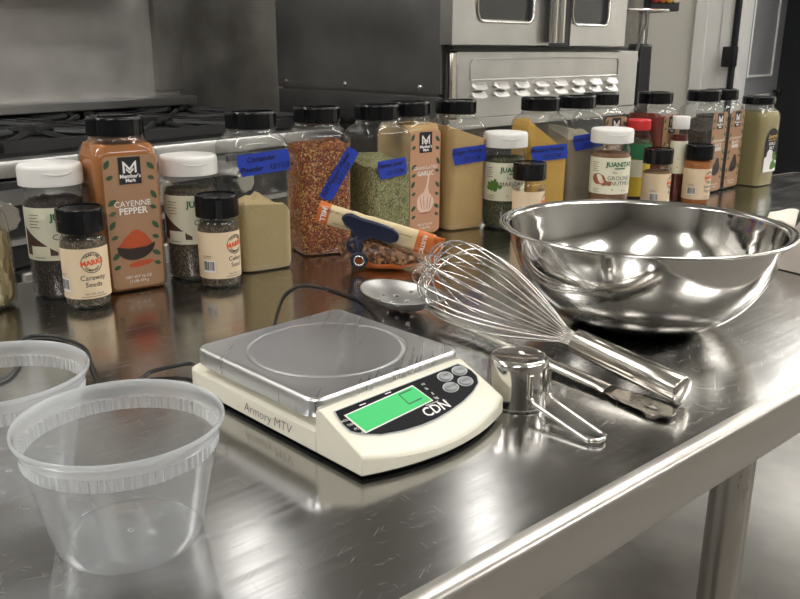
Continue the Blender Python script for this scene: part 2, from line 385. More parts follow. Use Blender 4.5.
# ceiling troffers: the room's lamps plus unseen ones added to brighten walls and backsplash
LAMPS = [((.37, 3.20), 1.10, .11, 88, 'slim', 'straight beyond the table, in front of the oven'),
         ((-.66, 3.12), 1.20, .15, 110, 'slim', 'above the range, left of the oven'),
         ((-1.75, 3.3), 1.7, .60, 112, 'slim', 'above the far left of the range'),
         ((-1.3, .9), 1.2, .32, 46, 'wide', 'over the aisle left of the table'), ((1.0, 1.45), 1.2, .32, 46, 'wide', 'over the right end of the table'),
         ((2.9, 2.3), 1.2, .32, 46, 'wide', 'over the open floor right of the table'), ((2.35, 4.2), 1.2, .32, 46, 'wide', 'nearest the grey door, added to brighten the back of the room'),  # the lamp by the door is unseen, added to lift the back wall
         ((-.4, -.9), 1.2, .32, 46, 'wide', 'behind the camera, left'), ((1.6, -.4), 1.2, .32, 46, 'wide', 'behind the camera, right'), ((3.35, 3.75), 1.2, .32, 46, 'wide', 'beside the doorway, added to brighten the right wall'), ((4.1, 2.7), 1.2, .32, 46, 'wide', 'far right, beyond the open floor, added to brighten the backsplash'), ((3.3, .5), 1.2, .32, 46, 'wide', 'right of the camera, near the front wall, added to brighten the right side'), ((-2.3, 1.75), 1.2, .32, 52, 'wide', 'over the left part of the range, added to brighten its backsplash'), ((-2.4, -.6), 1.2, .32, 46, 'wide', 'over the far left corner')]  # doorway, far-right, front-wall and left-range lamps are unseen, added as fill light
for (x, y), ln, wd, yw, kd, where in LAMPS:
    t = thing('ceiling_light', kd + ' white rectangular ceiling light ' + where, 'ceiling light', (x, y, CEIL - (.0 if kd == 'slim' else .10)), R(yw), 'ceiling lights')
    if kd == 'wide':
        for e in (-.45, .45): obj('suspension_rod', MB().tube([(e, 0, 0), (e, 0, .10)], .004, 6), 'whitepaint', t)
    fr = MB(); a, b = ln / 2 + .02, wd / 2 + .02
    for e in (-1, 1): fr.box((0, e * b, -.012), (ln + .08, .03, .024)); fr.box((e * a, 0, -.012), (.03, wd + .01, .024))
    obj('frame', fr, 'whitepaint', t); obj('diffuser', MB().box((0, 0, -.009), (ln, wd, .012)), 'strip' if kd == 'slim' else 'troffer', t)

# ================================================================== WORK TABLE
T0 = Vector((.0218, .3766)); tu = Vector((.753, .658)); tn = Vector((-.658, .753))
FL = T0 - tu * .75; FR = T0 + tu * 1.75
BL = FL + tn * .98; bd = Vector((1.408, 1.002)).normalized(); B0 = Vector((-.488, .978))
def isect(p, d, q, e):
    k = d.x * e.y - d.y * e.x; t = ((q.x - p.x) * e.y - (q.y - p.y) * e.x) / k; return p + d * t
BL = isect(FL, tn, B0, bd); BR = isect(FR, tn, B0, bd)
table = thing('work_table', 'long stainless steel work table that everything stands on', 'table', (T0.x, T0.y, FLOOR))
loc = lambda v, z: (v[0] - T0.x, v[1] - T0.y, z - FLOOR)
def inset(pts, d):      # move the outline inwards by d
    n = len(pts); out = []
    for i in range(n):
        a, b, c = pts[i - 1], pts[i], pts[(i + 1) % n]
        e1 = (b - a).normalized(); e2 = (c - b).normalized()
        n1 = Vector((-e1.y, e1.x)); n2 = Vector((-e2.y, e2.x))
        out.append(isect(a + n1 * d, e1, b + n2 * d, e2))
    return out
quad = [FL, FR, BR, BL]
prof = [(0.012, 0)] + [(.009 - .009 * sin(t), -.009 + .009 * cos(t)) for t in (0, .4, .8, 1.2, pi / 2)] + [(0, -.043), (.002, -.045), (.012, -.0455), (.014, -.044), (.014, -.002)]
rings_ = []
for d, z in prof: rings_.append([loc(p, z) for p in inset(quad, d)])
tm = MB().rings(rings_[:-1], cap0=False, cap1=False)
# a finely divided flat top
g = [inset(quad, .012)]; a_, b_, c_, d_ = g[0]; n1, n2 = 40, 24; vs = []
for i in range(n1 + 1):
    for j in range(n2 + 1):
        s, t = i / n1, j / n2; p = (a_ * (1 - s) + b_ * s) * (1 - t) + (d_ * (1 - s) + c_ * s) * t
        vs.append(loc(p, 0))
top = MB().add(vs, [(i * (n2 + 1) + j, (i + 1) * (n2 + 1) + j, (i + 1) * (n2 + 1) + j + 1, i * (n2 + 1) + j + 1) for i in range(n1) for j in range(n2)])
obj('edge_lip', tm, 'tablelip', table, smooth=60)
obj('tabletop', top, 'table', table, smooth=30)
def leg(c):
    prof = [(.019, FLOOR + .12), (.019, -.046)]
    m_ = MB(); rs = []
    for z in (FLOOR + .11, -.046):
        rs.append([loc((c.x + (.0200 - .0016 * (abs(((j % 12) - 6)) < 2)) * cos(2 * pi * j / 48), c.y + (.0200 - .0016 * (abs(((j % 12) - 6)) < 2)) * sin(2 * pi * j / 48)), z) for j in range(48)])
    m_.rings(rs); l = obj('leg', m_, 'leg', table, smooth=60)
    f = MB().lathe([(.017, 0), (.021, .02), (.018, .11), (.019, .112)], 24, loc(c, FLOOR), cap0=True, cap1=True)
    obj('foot', f, 'leg', l)
lg = inset(quad, .078); L0 = Vector((.3345, .7494))
for c in (L0, T0 - tu * .62 + tn * .078, lg[1] - tu * .3, lg[2] - bd * .3, lg[3] + bd * .1): leg(c)
sh = inset(quad, .05); m_ = MB().rings([[loc(p, -.575) for p in sh], [loc(p, -.55) for p in sh]])
obj('undershelf', m_, 'dull', table, bevel=.004)

# ================================================================== SPICE JARS
CAPR = .0323
def blackcap(r, h, z, parent, n=72, lid=True):
    wob = lambda j: 1 if j % 3 else .975
    m_ = MB(); m_.lathe([(r * .93, 0), (r, .0012), (r, h - .0035)], n, (0, 0, z), cap0=True, wob=wob)
    m_.lathe([(r * .99, h - .0035), (r * .985, h - .0015), (r * .955, h - .0003), (r * .90, h), (r * .86, h), (r * .855, h - .0012), (0.0005, h - .0012)], n, (0, 0, z))
    cp = obj('cap', m_, 'blackcap', parent, smooth=40)
    if lid:
        q = MB().rings([[(x, y, z + zz) for x, y in [(r * .80 * cos(t), r * .80 * sin(t)) for t in [pi * .03 + pi * .94 * k / 18 for k in range(19)]]] for zz in (h - .0012, h + .0004)])
        obj('flip_lid', q, 'blackcap', cp, smooth=30)
    return cp
def rsq(hw, rc, n=10):           # rounded square outline, half width hw, corner radius rc
    rc = min(rc, hw - 1e-5); pts = []
    for q in range(4):
        cx, cy = ((1, 1), (-1, 1), (-1, -1), (1, -1))[q]
        for k in range(n):
            a = q * pi / 2 + (pi / 2) * k / (n - 1)
            pts.append(((hw - rc) * cx + rc * cos(a), (hw - rc) * cy + rc * sin(a)))
    return pts
BODY = [(.031, .0, .012), (.0355, .0012, .013), (.0378, .005, .014), (.0384, .012, .014), (.0384, .156, .014), (.0379, .1615, .015), (.0358, .1675, .019), (.0332, .1715, .024), (.0307, .1750, .0302), (.0296, .181, .0295)]
def at_h(z, ins):
    B = BODY
    for (h0, z0, r0), (h1, z1, r1) in zip(B, B[1:]):
        if z <= z1: t = max(0, (z - z0) / (z1 - z0)); return (h0 + (h1 - h0) * t - ins, r0 + (r1 - r0) * t - ins * .4)
    return (B[-1][0] - ins, B[-1][2] - ins)
def content_square(fill, tilt, lump, seed, mt, parent, peak=0):
    n = 40; rs = []
    dirs = [(cos(2 * pi * (k + .5) / n), sin(2 * pi * (k + .5) / n)) for k in range(n)]
    def fz(x, y):
        r = math.hypot(x, y) / .037
        return max(.02, fill + tilt[0] * x / .037 + tilt[1] * y / .037 + peak * (1 - r) + lump * noise.noise(Vector((x * 45, y * 45, seed))) + lump * .4 * noise.noise(Vector((x * 140, y * 140, seed))))
    base = rsq(.035, .012); N_ = len(base)
    for q in range(12):
        t = q / 11; ring = []
        for bx, by in base:
            zt = fz(bx, by); z = .0025 + (zt - .0025) * t; hw, rc = at_h(z, .0016)
            s_ = hw / .035; ring.append((bx * s_, by * s_, z))
        rs.append(ring)
    top_s = [Vector(p) for p in rs[-1]]
    for f in (.85, .65, .45, .25, .1):
        rs.append([(p.x * f, p.y * f, fz(p.x * f, p.y * f)) for p in top_s])
    m_ = MB().rings(rs); return obj('contents', m_, mt, parent, smooth=50)
def big_jar(loc, label, contents, fill, name='spice_jar', rz=R(40), tilt=(0, 0), lump=.004, seed=1, peak=0, group='large square spice jars with black lids', h=.2012):
    t = thing(name, label, 'spice jar', (*loc, 0), rz, group)
    rs = [[(x, y, z) for x, y in rsq(hw, rc)] for hw, z, rc in BODY]
    obj('jar_body', MB().rings(rs, cap1=False), 'clear', t, smooth=45)
    content_square(fill, tilt, lump, seed, contents, t, peak)
    nk = MB().lathe([(.0300, .1725), (.0315, .1745), (.0315, .1765), (.0300, .1785)], 40); obj('neck_ring', nk, 'clear', t)
    blackcap(CAPR, .0215, .1797, t)
    return t
def rrect(w_, h_, rc, cy=0, n=6):
    pts = []
    for q in range(4):
        cx, cv = ((1, 1), (-1, 1), (-1, -1), (1, -1))[q]
        for k in range(n + 1):
            a = q * pi / 2 + pi / 2 * k / n; pts.append(((w_ / 2 - rc) * cx + rc * cos(a), cy + (h_ / 2 - rc) * cv + rc * sin(a)))
    return pts
def emblem(surf, u, v, s, lab, small=True):
    p = Prints(surf, .0009); p.rect(u - s / 2, u + s / 2, v - s * .62, v + s * .58); p.done('brand_emblem', 'ink', lab)
    q = Prints(surf, .0012); b = s * .30
    for k in (-1, 1):      # the chevroned M
        x = u + k * s * .09
        q.poly([(u + k * s * .31, v - s * .12), (u + k * s * .31, v + s * .42), (u + k * s * .22, v + s * .36), (u + k * s * .22, v - s * .12)][::k])
        q.poly([(u + k * s * .22, v + s * .36), (u + k * s * .22, v + s * .24), (u, v - s * .04), (u, v + s * .10)][::k])
        q.poly([(u + k * s * .17, v + s * .12), (u + k * s * .17, v + s * .0), (u + k * s * .0, v - s * .16), (u, v - s * .08)][::k])
    if small:
        q.text("Member's", u, v - s * .27, s * .24, bold=.03); q.text('Mark', u, v - s * .46, s * .22, bold=.03)
    q.done('emblem_lettering', 'white', lab)
def kraft_label(t, title, paper='kraft', art='cayenne', v0=.006, v1=.160, wd=.061, face=0):
    # face 0 = the side of the jar turned to the right front
    s = Flat((0, -.0385, 0), (1, 0, 0), (0, 0, 1)) if face == 0 else Flat((-.0385, 0, 0), (0, -1, 0), (0, 0, 1))
    p = Prints(s, .0004); p.poly(rrect(wd, v1 - v0, .006, (v0 + v1) / 2)); lab = p.done('paper_label', paper, t)
    emblem(s, 0, v1 - .0165, .0255, lab)
    l = Prints(s, .0009); rnd = random.Random(len(title))
    for sd in (-1, 1):
        for k in range(4):
            v = v1 - .018 - k * .034 + rnd.uniform(-.004, .004)
            l.leaf(sd * .0285, v, .012, pi / 2 + sd * .75 + rnd.uniform(-.3, .3), wd=.25)
            l.leaf(sd * .0280, v - .011, .009, pi / 2 + sd * 1.2, wd=.28)
    l.done('leaf_print', 'leafgreen', lab)
    x = Prints(s, .0010)
    for k, (tx, sz) in enumerate(title): x.text(tx, 0, v1 - .055 - k * .0085, sz, bold=.02 if k == len(title) - 1 else 0)
    x.text('NET WT 16 OZ', 0, v0 + .0125, .0045); x.text('(1 LB) 454 g', 0, v0 + .0075, .0045); x.done('lettering', 'white', lab)
    if art == 'cayenne':
        a = Prints(s, .0008); a.poly([(-.021, .056), (-.012, .066), (-.003, .0735), (.003, .0745), (.011, .069), (.019, .058), (.020, .052), (-.02, .052)]); a.blob(.004, .034, .015, .0035, .1, .05); a.done('powder_print', 'cayprint', lab)
        a = Prints(s, .0011); a.poly([(-.0225, .056)] + [(-.0225 * cos(q), .056 - .017 * sin(q) - .002 * cos(q)) for q in [pi * k / 12 for k in range(1, 12)]] + [(.0225, .058), (.012, .0535), (-.008, .053)]); a.done('bowl_print', 'darkwood', lab)
    elif art == 'garlic':
        a = Prints(s, .0008); a.blob(0, .052, .0175, .016, 0, .04); a.poly([(-.006, .064), (.001, .076), (.006, .094), (.009, .094), (.006, .076), (.008, .064)]); a.done('garlic_print', 'garlicprint', lab)
        a = Prints(s, .0011)
        for du in (-.009, -.003, .004, .010): a.blob(du, .052, .0006, .012, -du * 25)
        a.blob(0, .0365, .012, .0012); a.done('clove_lines', 'nutprint', lab)
    else:
        a = Prints(s, .0008); a.poly([(-.017, .040), (-.010, .056), (.002, .072), (.010, .070), (.018, .050), (.014, .042), (0, .036)]); a.done('pepper_print', 'darkwood', lab)
    return lab
def tape(t, rows, z, ln, h, rot=0, u=0, face=0, wrap=0, size=.0085):
    s = Flat((0, -.0387, 0), (1, 0, 0), (0, 0, 1)) if face == 0 else Flat((-.0387, 0, 0), (0, -1, 0), (0, 0, 1))
    p = Prints(s, .0005); c, q = cos(rot), sin(rot)
    pts = [(-ln / 2 + .004, -h / 2), (ln / 2, -h / 2 + .001), (ln / 2 + .001, 0), (ln / 2 - .001, h / 2), (-ln / 2, h / 2), (-ln / 2 - .001, h * .1)]
    p.poly([(u + x * c - y * q, z + x * q + y * c) for x, y in pts]); tp = p.done('masking_tape', 'tape', t)
    x = Prints(s, .0009)
    for k, r_ in enumerate(rows):
        dv_ = (h * .22 if len(rows) == 2 else 0) - k * h * .44; du_ = (-.004, .003)[k % 2]
        x.text(r_, u + du_ * c - dv_ * q, z + du_ * q + dv_ * c, size * 1.12, rot=rot, shear=.35, bold=.018)
    x.done('handwriting', 'ink', tp); return tp

j = big_jar((-.331, .980), 'tall square jar of orange cayenne pepper with a kraft label and black lid', 'cayenne', .171, tilt=(0, 0), lump=.002, rz=R(36))
kraft_label(j, (('CAYENNE', .0095), ('PEPPER', .0105)))
j = big_jar((-.190, 1.074), 'square clear jar half full of tan coriander powder with blue tape', 'coriander', .084, tilt=(-.006, 0), lump=.012, seed=3, peak=.010, rz=R(34))
tape(j, ('Coriander', 'Powder   12/11/24'), .140, .070, .027, rot=.06, u=-.002)
j = big_jar((-.115, 1.165), 'square jar of red pepper flakes with diagonal blue tape', 'flakes', .150, tilt=(.004, 0), lump=.012, seed=5, rz=R(26))
tape(j, ('Red Pepper Flakes', '12/11/24'), .112, .078, .020, rot=.98, u=.016, size=.0082)
j = big_jar((-.034, 1.218), 'square jar of green fennel seed with blue tape', 'fennel', .122, tilt=(.0, .004), lump=.01, seed=8, rz=R(38))
tape(j, ('Fennel Seed', '12/11/24'), .114, .050, .026, rot=.07, u=-.002, size=.008)
j = big_jar((.012, 1.288), 'square jar of pale granulated garlic with a garlic bulb on its label', 'garlicp', .168, lump=.002, seed=9, rz=R(41))
kraft_label(j, (('GRANULATED', .0075), ('GARLIC', .0095)), 'garlicpaper', 'garlic')
j = big_jar((.0865, 1.3365), 'square jar full of tan ginger powder with blue tape', 'ginger', .152, tilt=(-.014, 0), lump=.006, seed=12, rz=R(33))
tape(j, ('Ginger Powder', '12/11/24'), .119, .064, .026, rot=.05, u=-.001)
j = big_jar((.232, 1.415), 'square jar of yellow mustard powder with blue tape', 'mustard', .138, tilt=(-.03, .0), lump=.008, seed=14, rz=R(20))
tape(j, ('Mustard Powder', '12/11/24'), .114, .066, .025, rot=.05, u=-.001)
j = big_jar((.305, 1.478), 'square jar of greyish celery powder with blue tape, between mustard and onion jars', 'celeryp', .135, tilt=(-.006, .01), lump=.008, seed=15, rz=R(24))
tape(j, ('Celery Powder', '12/11/24'), .126, .060, .026, rot=.1, u=.0)
j = big_jar((.368, 1.572), 'square clear jar of pale onion powder, farthest back behind the nutmeg jar', 'onion', .124, lump=.004, seed=16, rz=R(38))
kraft_label(j, (('ONION', .009), ('POWDER', .009)), 'kraft', 'pepper')
j = big_jar((.480, 1.612), 'square jar of dark red paprika with a kraft label', 'paprika', .158, tilt=(-.004, 0), lump=.006, seed=17, rz=R(44))
kraft_label(j, (('SMOKED', .0075), ('PAPRIKA', .0095)), 'kraft', 'none')
j = big_jar((.600, 1.693), 'square jar of ground black pepper, left of the two pepper jars', 'pepper', .135, tilt=(.01, 0), lump=.006, seed=18, rz=R(44))
kraft_label(j, (('COARSE GROUND', .006), ('BLACK', .0095), ('PEPPER', .0095)), 'kraft', 'pepper')
j = big_jar((.657, 1.752), 'square jar full of black pepper, right of the two pepper jars', 'pepper', .150, lump=.004, seed=19, rz=R(44))
kraft_label(j, (('COARSE GROUND', .006), ('BLACK', .0095), ('PEPPER', .0095)), 'kraft', 'pepper')

# garlic salt jar: another make, flatter shoulders, black arched label
t = thing('spice_jar', 'square jar of greenish garlic salt with black arched label, last at the right end', 'spice jar', (.752, 1.795, 0), R(40), 'large square spice jars with black lids')
sv = BODY; BODY = [(.031, 0, .012), (.036, .0015, .013), (.0375, .006, .014), (.0365, .02, .013), (.0375, .024, .013), (.0375, .145, .013), (.036, .152, .015), (.031, .160, .024), (.0300, .164, .0298), (.0298, .169, .0297)]
obj('jar_body', MB().rings([[(x, y, z) for x, y in rsq(hw, rc)] for hw, z, rc in BODY], cap1=False), 'clear', t, smooth=45)
content_square(.154, (0, 0), .001, 4, 'saltc', t); BODY = sv
blackcap(.0325, .0165, .168, t, lid=False)
s = Flat((.004, -.0376, 0), (1, 0, 0), (0, 0, 1)); p = Prints(s, .0004)
p.poly([(-.026, .030), (.026, .030), (.026, .095)] + [(.026 * cos(q), .095 + .026 * sin(q)) for q in [pi * k / 12 for k in range(1, 12)]] + [(-.026, .095)]); lab = p.done('paper_label', 'ink', t)
p = Prints(s, .0007); p.poly([(-.026, .030), (.026, .030), (.026, .052), (-.005, .068), (-.026, .060)]); p.blob(-.004, .066, .013, .011, 0, .06); p.done('garlic_print', 'white', lab)
p = Prints(s, .0010)
for a, b, q in ((.012, .048, 0), (.017, .058, .8), (.008, .040, -.6), (.019, .042, .3), (.012, .065, 1.3)): p.blob(a, b, .008, .006, q, .25, seed=a * 900)
p.done('herb_print', 'herb', lab)
p = Prints(s, .0010); p.text("Lawry's", 0, .104, .012, bold=.03, shear=.2); p.rect(-.018, .018, .0955, .097); p.done('gold_lettering', 'gold', lab)
p = Prints(s, .0010); p.text('GARLIC', 0, .089, .008, bold=.02); p.text('SALT', 0, .080, .009, bold=.03); p.done('lettering', 'white', lab)

# round jars with white flip lids
def white_jar(loc, label, contents, name_rows, art, h=.1525):
    t = thing('spice_jar', label, 'spice jar', (*loc, 0), 0, 'round spice jars with white lids')
    ang = math.atan2(-loc[1], -loc[0]); r = .0325
    pr = [(.0, .0025), (.024, .0025), (.027, .0), (.030, .0012), (r, .006), (r, .110), (.0322, .116), (.030, .1215), (.0295, .124), (.0305, .1255), (.0305, .1275), (.0295, .129)]
    obj('jar_body', MB().lathe(pr, 56), 'clear', t, smooth=50)
    rs = []
    for z in (.004, .01, .06, .105): rs.append([((r - .0015) * cos(2 * pi * q / 40), (r - .0015) * sin(2 * pi * q / 40), z) for q in range(40)])
    for f in (.98, .8, .5, .2): rs.append([((r - .003) * f * cos(2 * pi * q / 40), (r - .003) * f * sin(2 * pi * q / 40), .112 + .003 * noise.noise(Vector((f * 9, q, loc[0] * 9)))) for q in range(40)])
    obj('contents', MB().rings(rs), contents, t, smooth=50)
    R_ = .0352
    c_ = MB().lathe([(.033, 0), (R_, .0006), (R_, .0175), (R_ * .992, .0195), (R_ * .97, .0215), (R_ * .93, .0230), (R_ * .90, .0232), (0, .0236)], 64, (0, 0, h - .0238), cap0=True)
    cp = obj('cap', c_, 'whitecap', t, smooth=40)
    fl = MB(); a0 = ang + .25                          # thumb notch lip of the flip lid
    pts = [((R_ + .0004) * cos(a0 + (q - 8) * .055), (R_ + .0004) * sin(a0 + (q - 8) * .055), h - .0085 - .0022 * cos((q - 8) / 8 * pi / 2)) for q in range(17)]
    fl.tube(pts, .0008, 6); obj('lid_notch', fl, 'whitecap', cp)
    s = Cyl(r, ang); v0, v1 = .046, .106
    p = Prints(s, .0004); p.rect(-.085, .085, v0, v1, n=56); lab = p.done('paper_label', 'ivorypaper', t)
    p = Prints(s, .0009); p.text("JUANITA'S", .0185, v1 - .011, .0105, bold=.035); p.rect(.008, .026, v1 - .0185, v1 - .0165); p.done('green_lettering', 'green', lab)
    p = Prints(s, .0009); p.text('The', .008, v1 - .024, .005)
    for q, rw in enumerate(name_rows): p.text(rw, .018 if q == 0 else .022, v1 - .0335 - q * .0085, .0095 if len(rw) > 3 else .006)
    p.ring(.006, v0 + .008, .0013, .0005, n=10); p.text('NET WT', .026, v0 + .006, .0028)
    for q in range(5): p.rect(-.031, -.018 - .002 * (q % 2), v1 - .0085 - q * .0035, v1 - .0078 - q * .0035)
    for q in range(3): p.rect(-.028, -.015 - .003 * (q % 2), v0 + .008 - q * .0025, v0 + .0086 - q * .0025)
    p.done('lettering', 'brownprint', lab)
    a = Prints(s, .0010)
    if art == 'seed':
        a.hill(-.040, -.001, v0 + .006, lambda t: v0 + .010 + .028 * (1 - t) ** 1.1); a.done('seed_print', 'brownprint', lab)
        b = Prints(s, .0014); b.rect(-.031, -.009, v0 + .0055, v0 + .0165); b.done('note_panel', 'ivorypaper', lab)
    elif art == 'nut':
        a.blob(-.018, v0 + .025, .012, .009, -.1, .03); a.blob(-.008, v0 + .019, .006, .005, 0, .03); a.blob(.000, v0 + .018, .004, .004); a.done('nutmeg_print', 'nutprint', lab)
        b = Prints(s, .0013); b.blob(-.012, v0 + .021, .004, .003); b.done('nut_core_print', 'garlicprint', lab)
    else:
        for q in range(14): a.blob(-.017 + .012 * cos(q * 2.4) * (q / 14), v0 + .024 + .008 * sin(q * 2.4) * (q / 14) ** .5, .0042, .0030, q, .2, seed=q)
        a.done('herb_print', 'herb', lab)
    return t
white_jar((-.397, .944), 'round white-capped jar of dark seeds, leftmost of the white-capped jars, behind the caraway jar', 'darkseed', ('CARAWAY',), 'seed')
white_jar((-.261, 1.028), 'round white-capped jar of brown seeds between the cayenne and coriander jars', 'brownseed', ('CELERY', 'SEED'), 'seed')
white_jar((.1668, 1.3395), 'round white-capped jar of dark green marjoram herb', 'herbs', ('MARJORAM',), 'herb')
white_jar((.353, 1.408), 'round white-capped jar of nutmeg with a nut pictured on its label', 'nutmeg', ('GROUND', 'NUTMEG'), 'nut')

# small glass jars with black caps
def small_jar(loc, label, contents, rows, eu, fill=.074, emb=True, bar=True):
    t = thing('spice_jar', label, 'spice jar', (*loc, 0), 0, 'small round spice jars with black caps')
    ang = math.atan2(-loc[1], -loc[0]); r = .0245
    pr = [(0, .003), (.018, .0025), (.021, 0), (.0235, .001), (r, .004), (r, .072), (.0243, .075), (.0225, .079), (.0215, .081), (.0215, .086)]
    obj('jar_body', MB().lathe(pr, 48), 'glass', t, smooth=50)
    rs = []
    for z in (.004, .008, .04, fill): rs.append([((r - .0012) * cos(2 * pi * q / 36), (r - .0012) * sin(2 * pi * q / 36), z) for q in range(36)])
    for f in (.93, .6, .2): rs.append([(r * f * .93 * cos(2 * pi * q / 36), r * f * .93 * sin(2 * pi * q / 36), fill + .002 + .002 * noise.noise(Vector((f * 9, q, loc[0] * 9)))) for q in range(36)])
    obj('contents', MB().rings(rs), contents, t, smooth=50)
    blackcap(.0258, .0265, .0845, t, n=60, lid=False)
    s = Cyl(r, ang); v0, v1 = .0125, .0685
    p = Prints(s, .0004); p.rect(-.062, .062, v0, v1, n=44); lab = p.done('paper_label', 'creampaper', t)
    k = Prints(s, .0008)
    if emb:
        e = v1 - .0155; k.ring(eu, e, .0112, .0007)
        for q, ch in enumerate('TRADING'): a = pi / 2 + .85 - q * .283; k.text(ch, eu + .0088 * cos(a), e + .0088 * sin(a), .0034, rot=a - pi / 2, bold=.04)
        for q, ch in enumerate('COMPANY'): a = -pi / 2 - .85 + q * .283; k.text(ch, eu + .0088 * cos(a), e + .0088 * sin(a), .0034, rot=a + pi / 2, bold=.04)
        rd = Prints(s, .0010); rd.text('MARKS', eu, e, .0078, rot=.12, bold=.04); rd.done('red_lettering', 'redprint', lab)
    for q, rw in enumerate(rows): k.text(rw, eu, v1 - .0325 - q * .0078, .0078)
    k.text('Net Wt. 2.2 oz', eu, v0 + .0055, .0033); k.rect(eu - .014, eu + .014, v0 + .0022, v0 + .0027)
    if bar:
        b0 = eu - .0415; w_ = Prints(s, .0006); w_.rect(b0, b0 + .015, v0 + .008, v0 + .0225); w_.done('barcode_panel', 'white', lab)
        x = b0 + .0012; rn = random.Random(5)
        while x < b0 + .0135: d_ = rn.choice((.0004, .0007, .001)); k.rect(x, x + d_, v0 + .0105, v0 + .0215, off=.0010, n=1); x += d_ + rn.choice((.0004, .0006, .0009))
        k.rect(b0, b0 + .010, v0 + .0255, v0 + .0259); k.rect(b0, b0 + .012, v0 + .0275, v0 + .0279)
    k.done('lettering', 'ink', lab)
    return t
small_jar((-.350, .897), 'small black-capped jar labelled Caraway Seeds', 'brownseed', ('Caraway', 'Seeds'), .007)
small_jar((-.219, .983), 'small black-capped celery seed jar in front of the white-capped brown seed jar', 'brownseed', ('Celery', 'Seed'), .0205)
small_jar((.199, 1.285), 'small black-capped jar behind the left rim of the bowl', 'coriander', ('', ''), .034, fill=.045)
small_jar((.455, 1.480), 'small black-capped basil jar behind the bowl in front of the red paprika jar', 'nutmeg', ('Basil', ''), .032, fill=.070)
small_jar((.5505, 1.546), 'small black-capped jar of orange spice in front of the left pepper jar', 'cinn', ('Smoked', 'Paprika'), .026, fill=.080)

# red-capped jar, green and yellow label
t = thing('spice_jar', 'red-capped slim jar with green and yellow label behind the nutmeg jar', 'spice jar', (.438, 1.557, 0))
obj('jar_body', MB().lathe([(0, .002), (.022, 0), (.0255, .003), (.0255, .112), (.024, .122), (.0205, .130), (.020, .138)], 40), 'glass', t, smooth=50)
obj('contents', MB().lathe([(0, .004), (.0240, .004), (.0240, .108), (.022, .118), (0, .119)], 40), 'herbs', t, smooth=50)
obj('cap', MB().lathe([(.020, 0), (.0215, .001), (.0215, .017), (.020, .019), (0, .0195)], 40, (0, 0, .136), wob=lambda j: 1 if j % 2 else .98), 'redcap', t, smooth=30)
s = Cyl(.0255, math.atan2(-1.557, -.438)); p = Prints(s, .0004); p.rect(-.07, .07, .016, .112, n=40); lab = p.done('yellow_label', 'yellowlabel', t)
p = Prints(s, .0007); p.rect(-.07, .07, .084, .112, n=40); p.blob(.014, .085, .010, .008); p.done('green_band', 'green', lab)
p = Prints(s, .0007); p.rect(-.07, .012, .052, .083, n=30); p.done('pale_band', 'ivorypaper', lab)
p = Prints(s, .0006); p.rect(-.07, .07, .003, .0155, n=40); p.done('dark_foot_band', 'ink', t)
# maroon bottle with a white cap
t = thing('spice_bottle', 'slim maroon bottle with white cap and white label between small jars', 'bottle', (.520, 1.573, 0))
obj('bottle_body', MB().lathe([(0, .002), (.0135, 0), (.0155, .003), (.0155, .118), (.0145, .126), (.0135, .132), (.0135, .139)], 32), 'glass', t, smooth=50)
obj('contents', MB().lathe([(0, .003), (.0145, .003), (.0145, .116), (.0130, .126), (0, .127)], 32), 'maroon', t, smooth=50)
obj('cap', MB().lathe([(.0155, 0), (.0160, .001), (.0160, .021), (.015, .0228), (0, .023)], 40, (0, 0, .1365), wob=lambda j: 1 if j % 2 else .985), 'whitecap', t, smooth=30)
s = Cyl(.0155, math.atan2(-1.573, -.520)); p = Prints(s, .0004); p.rect(-.036, .036, .055, .115, n=26); lab = p.done('white_label', 'ivorypaper', t)
p = Prints(s, .0008); p.poly([(-.008, .075), (0, .084), (.008, .075), (0, .066)]); p.done('red_diamond', 'redprint', lab)
# jar cut by the left edge of the photo
t = thing('glass_jar', 'clear glass jar of pale dried pieces at the far left edge', 'jar', (-.462, .887, 0))
obj('jar_body', MB().lathe([(0, .003), (.024, .002), (.028, 0), (.0325, .004), (.034, .012), (.0345, .075), (.032, .098), (.0275, .112), (.025, .118), (.025, .125)], 48), 'glass', t, smooth=50)
obj('contents', MB().lathe([(0, .005), (.030, .005), (.0325, .014), (.033, .075), (.030, .086), (0, .088)], 40), grains('pale_dried_pieces', [(.30, .24, .12, 2), (.16, .12, .06, 2), (.45, .38, .22, 1)], 180, .6, (1, 1, .4)), t, smooth=50)
obj('cap', MB().lathe([(.026, 0), (.0275, .001), (.0275, .016), (.026, .018), (0, .0185)], 48, (0, 0, .121)), 'satin', t, smooth=30)

# ================================================================== KITCHEN SCALE
SA = R(44.4); scale = thing('kitchen_scale', 'cream digital kitchen scale with steel platform and green display', 'kitchen scale', (-.0250, .4952, 0), SA)
W_, D_ = .148, .220
def body_outline(ins=0, bulge=.0155):
    pts = []; n = 16
    for k in range(n + 1):          # bowed front edge
        t = k / n; pts.append((ins + (W_ - 2 * ins) * t, ins - bulge * (1 - (2 * t - 1) ** 2)))
    pts += [(W_ - ins, .05), (W_ - ins, D_ - .012), (W_ - ins - .004, D_ - .004), (W_ - ins - .012, D_ - ins), (ins + .012, D_ - ins), (ins + .004, D_ - .004), (ins, D_ - .012), (ins, .05)]
    return pts
def panel_z(y): return .0196 + (.037 - .0196) * min(1.06, max(0, y) / .042)
o0 = body_outline(); top_in = body_outline(.0022)
rs = [[(x, y, .0045) for x, y in o0], [(x, y, .0055) for x, y in body_outline(-.0006)]]
def sidetop(x, y): return (.0180 + .0005) if y < .003 else (panel_z(y) - .0015 if y < .0525 else .0215)
rs.append([(x, y, sidetop(x, y)) for x, y in body_outline(-.0002)])
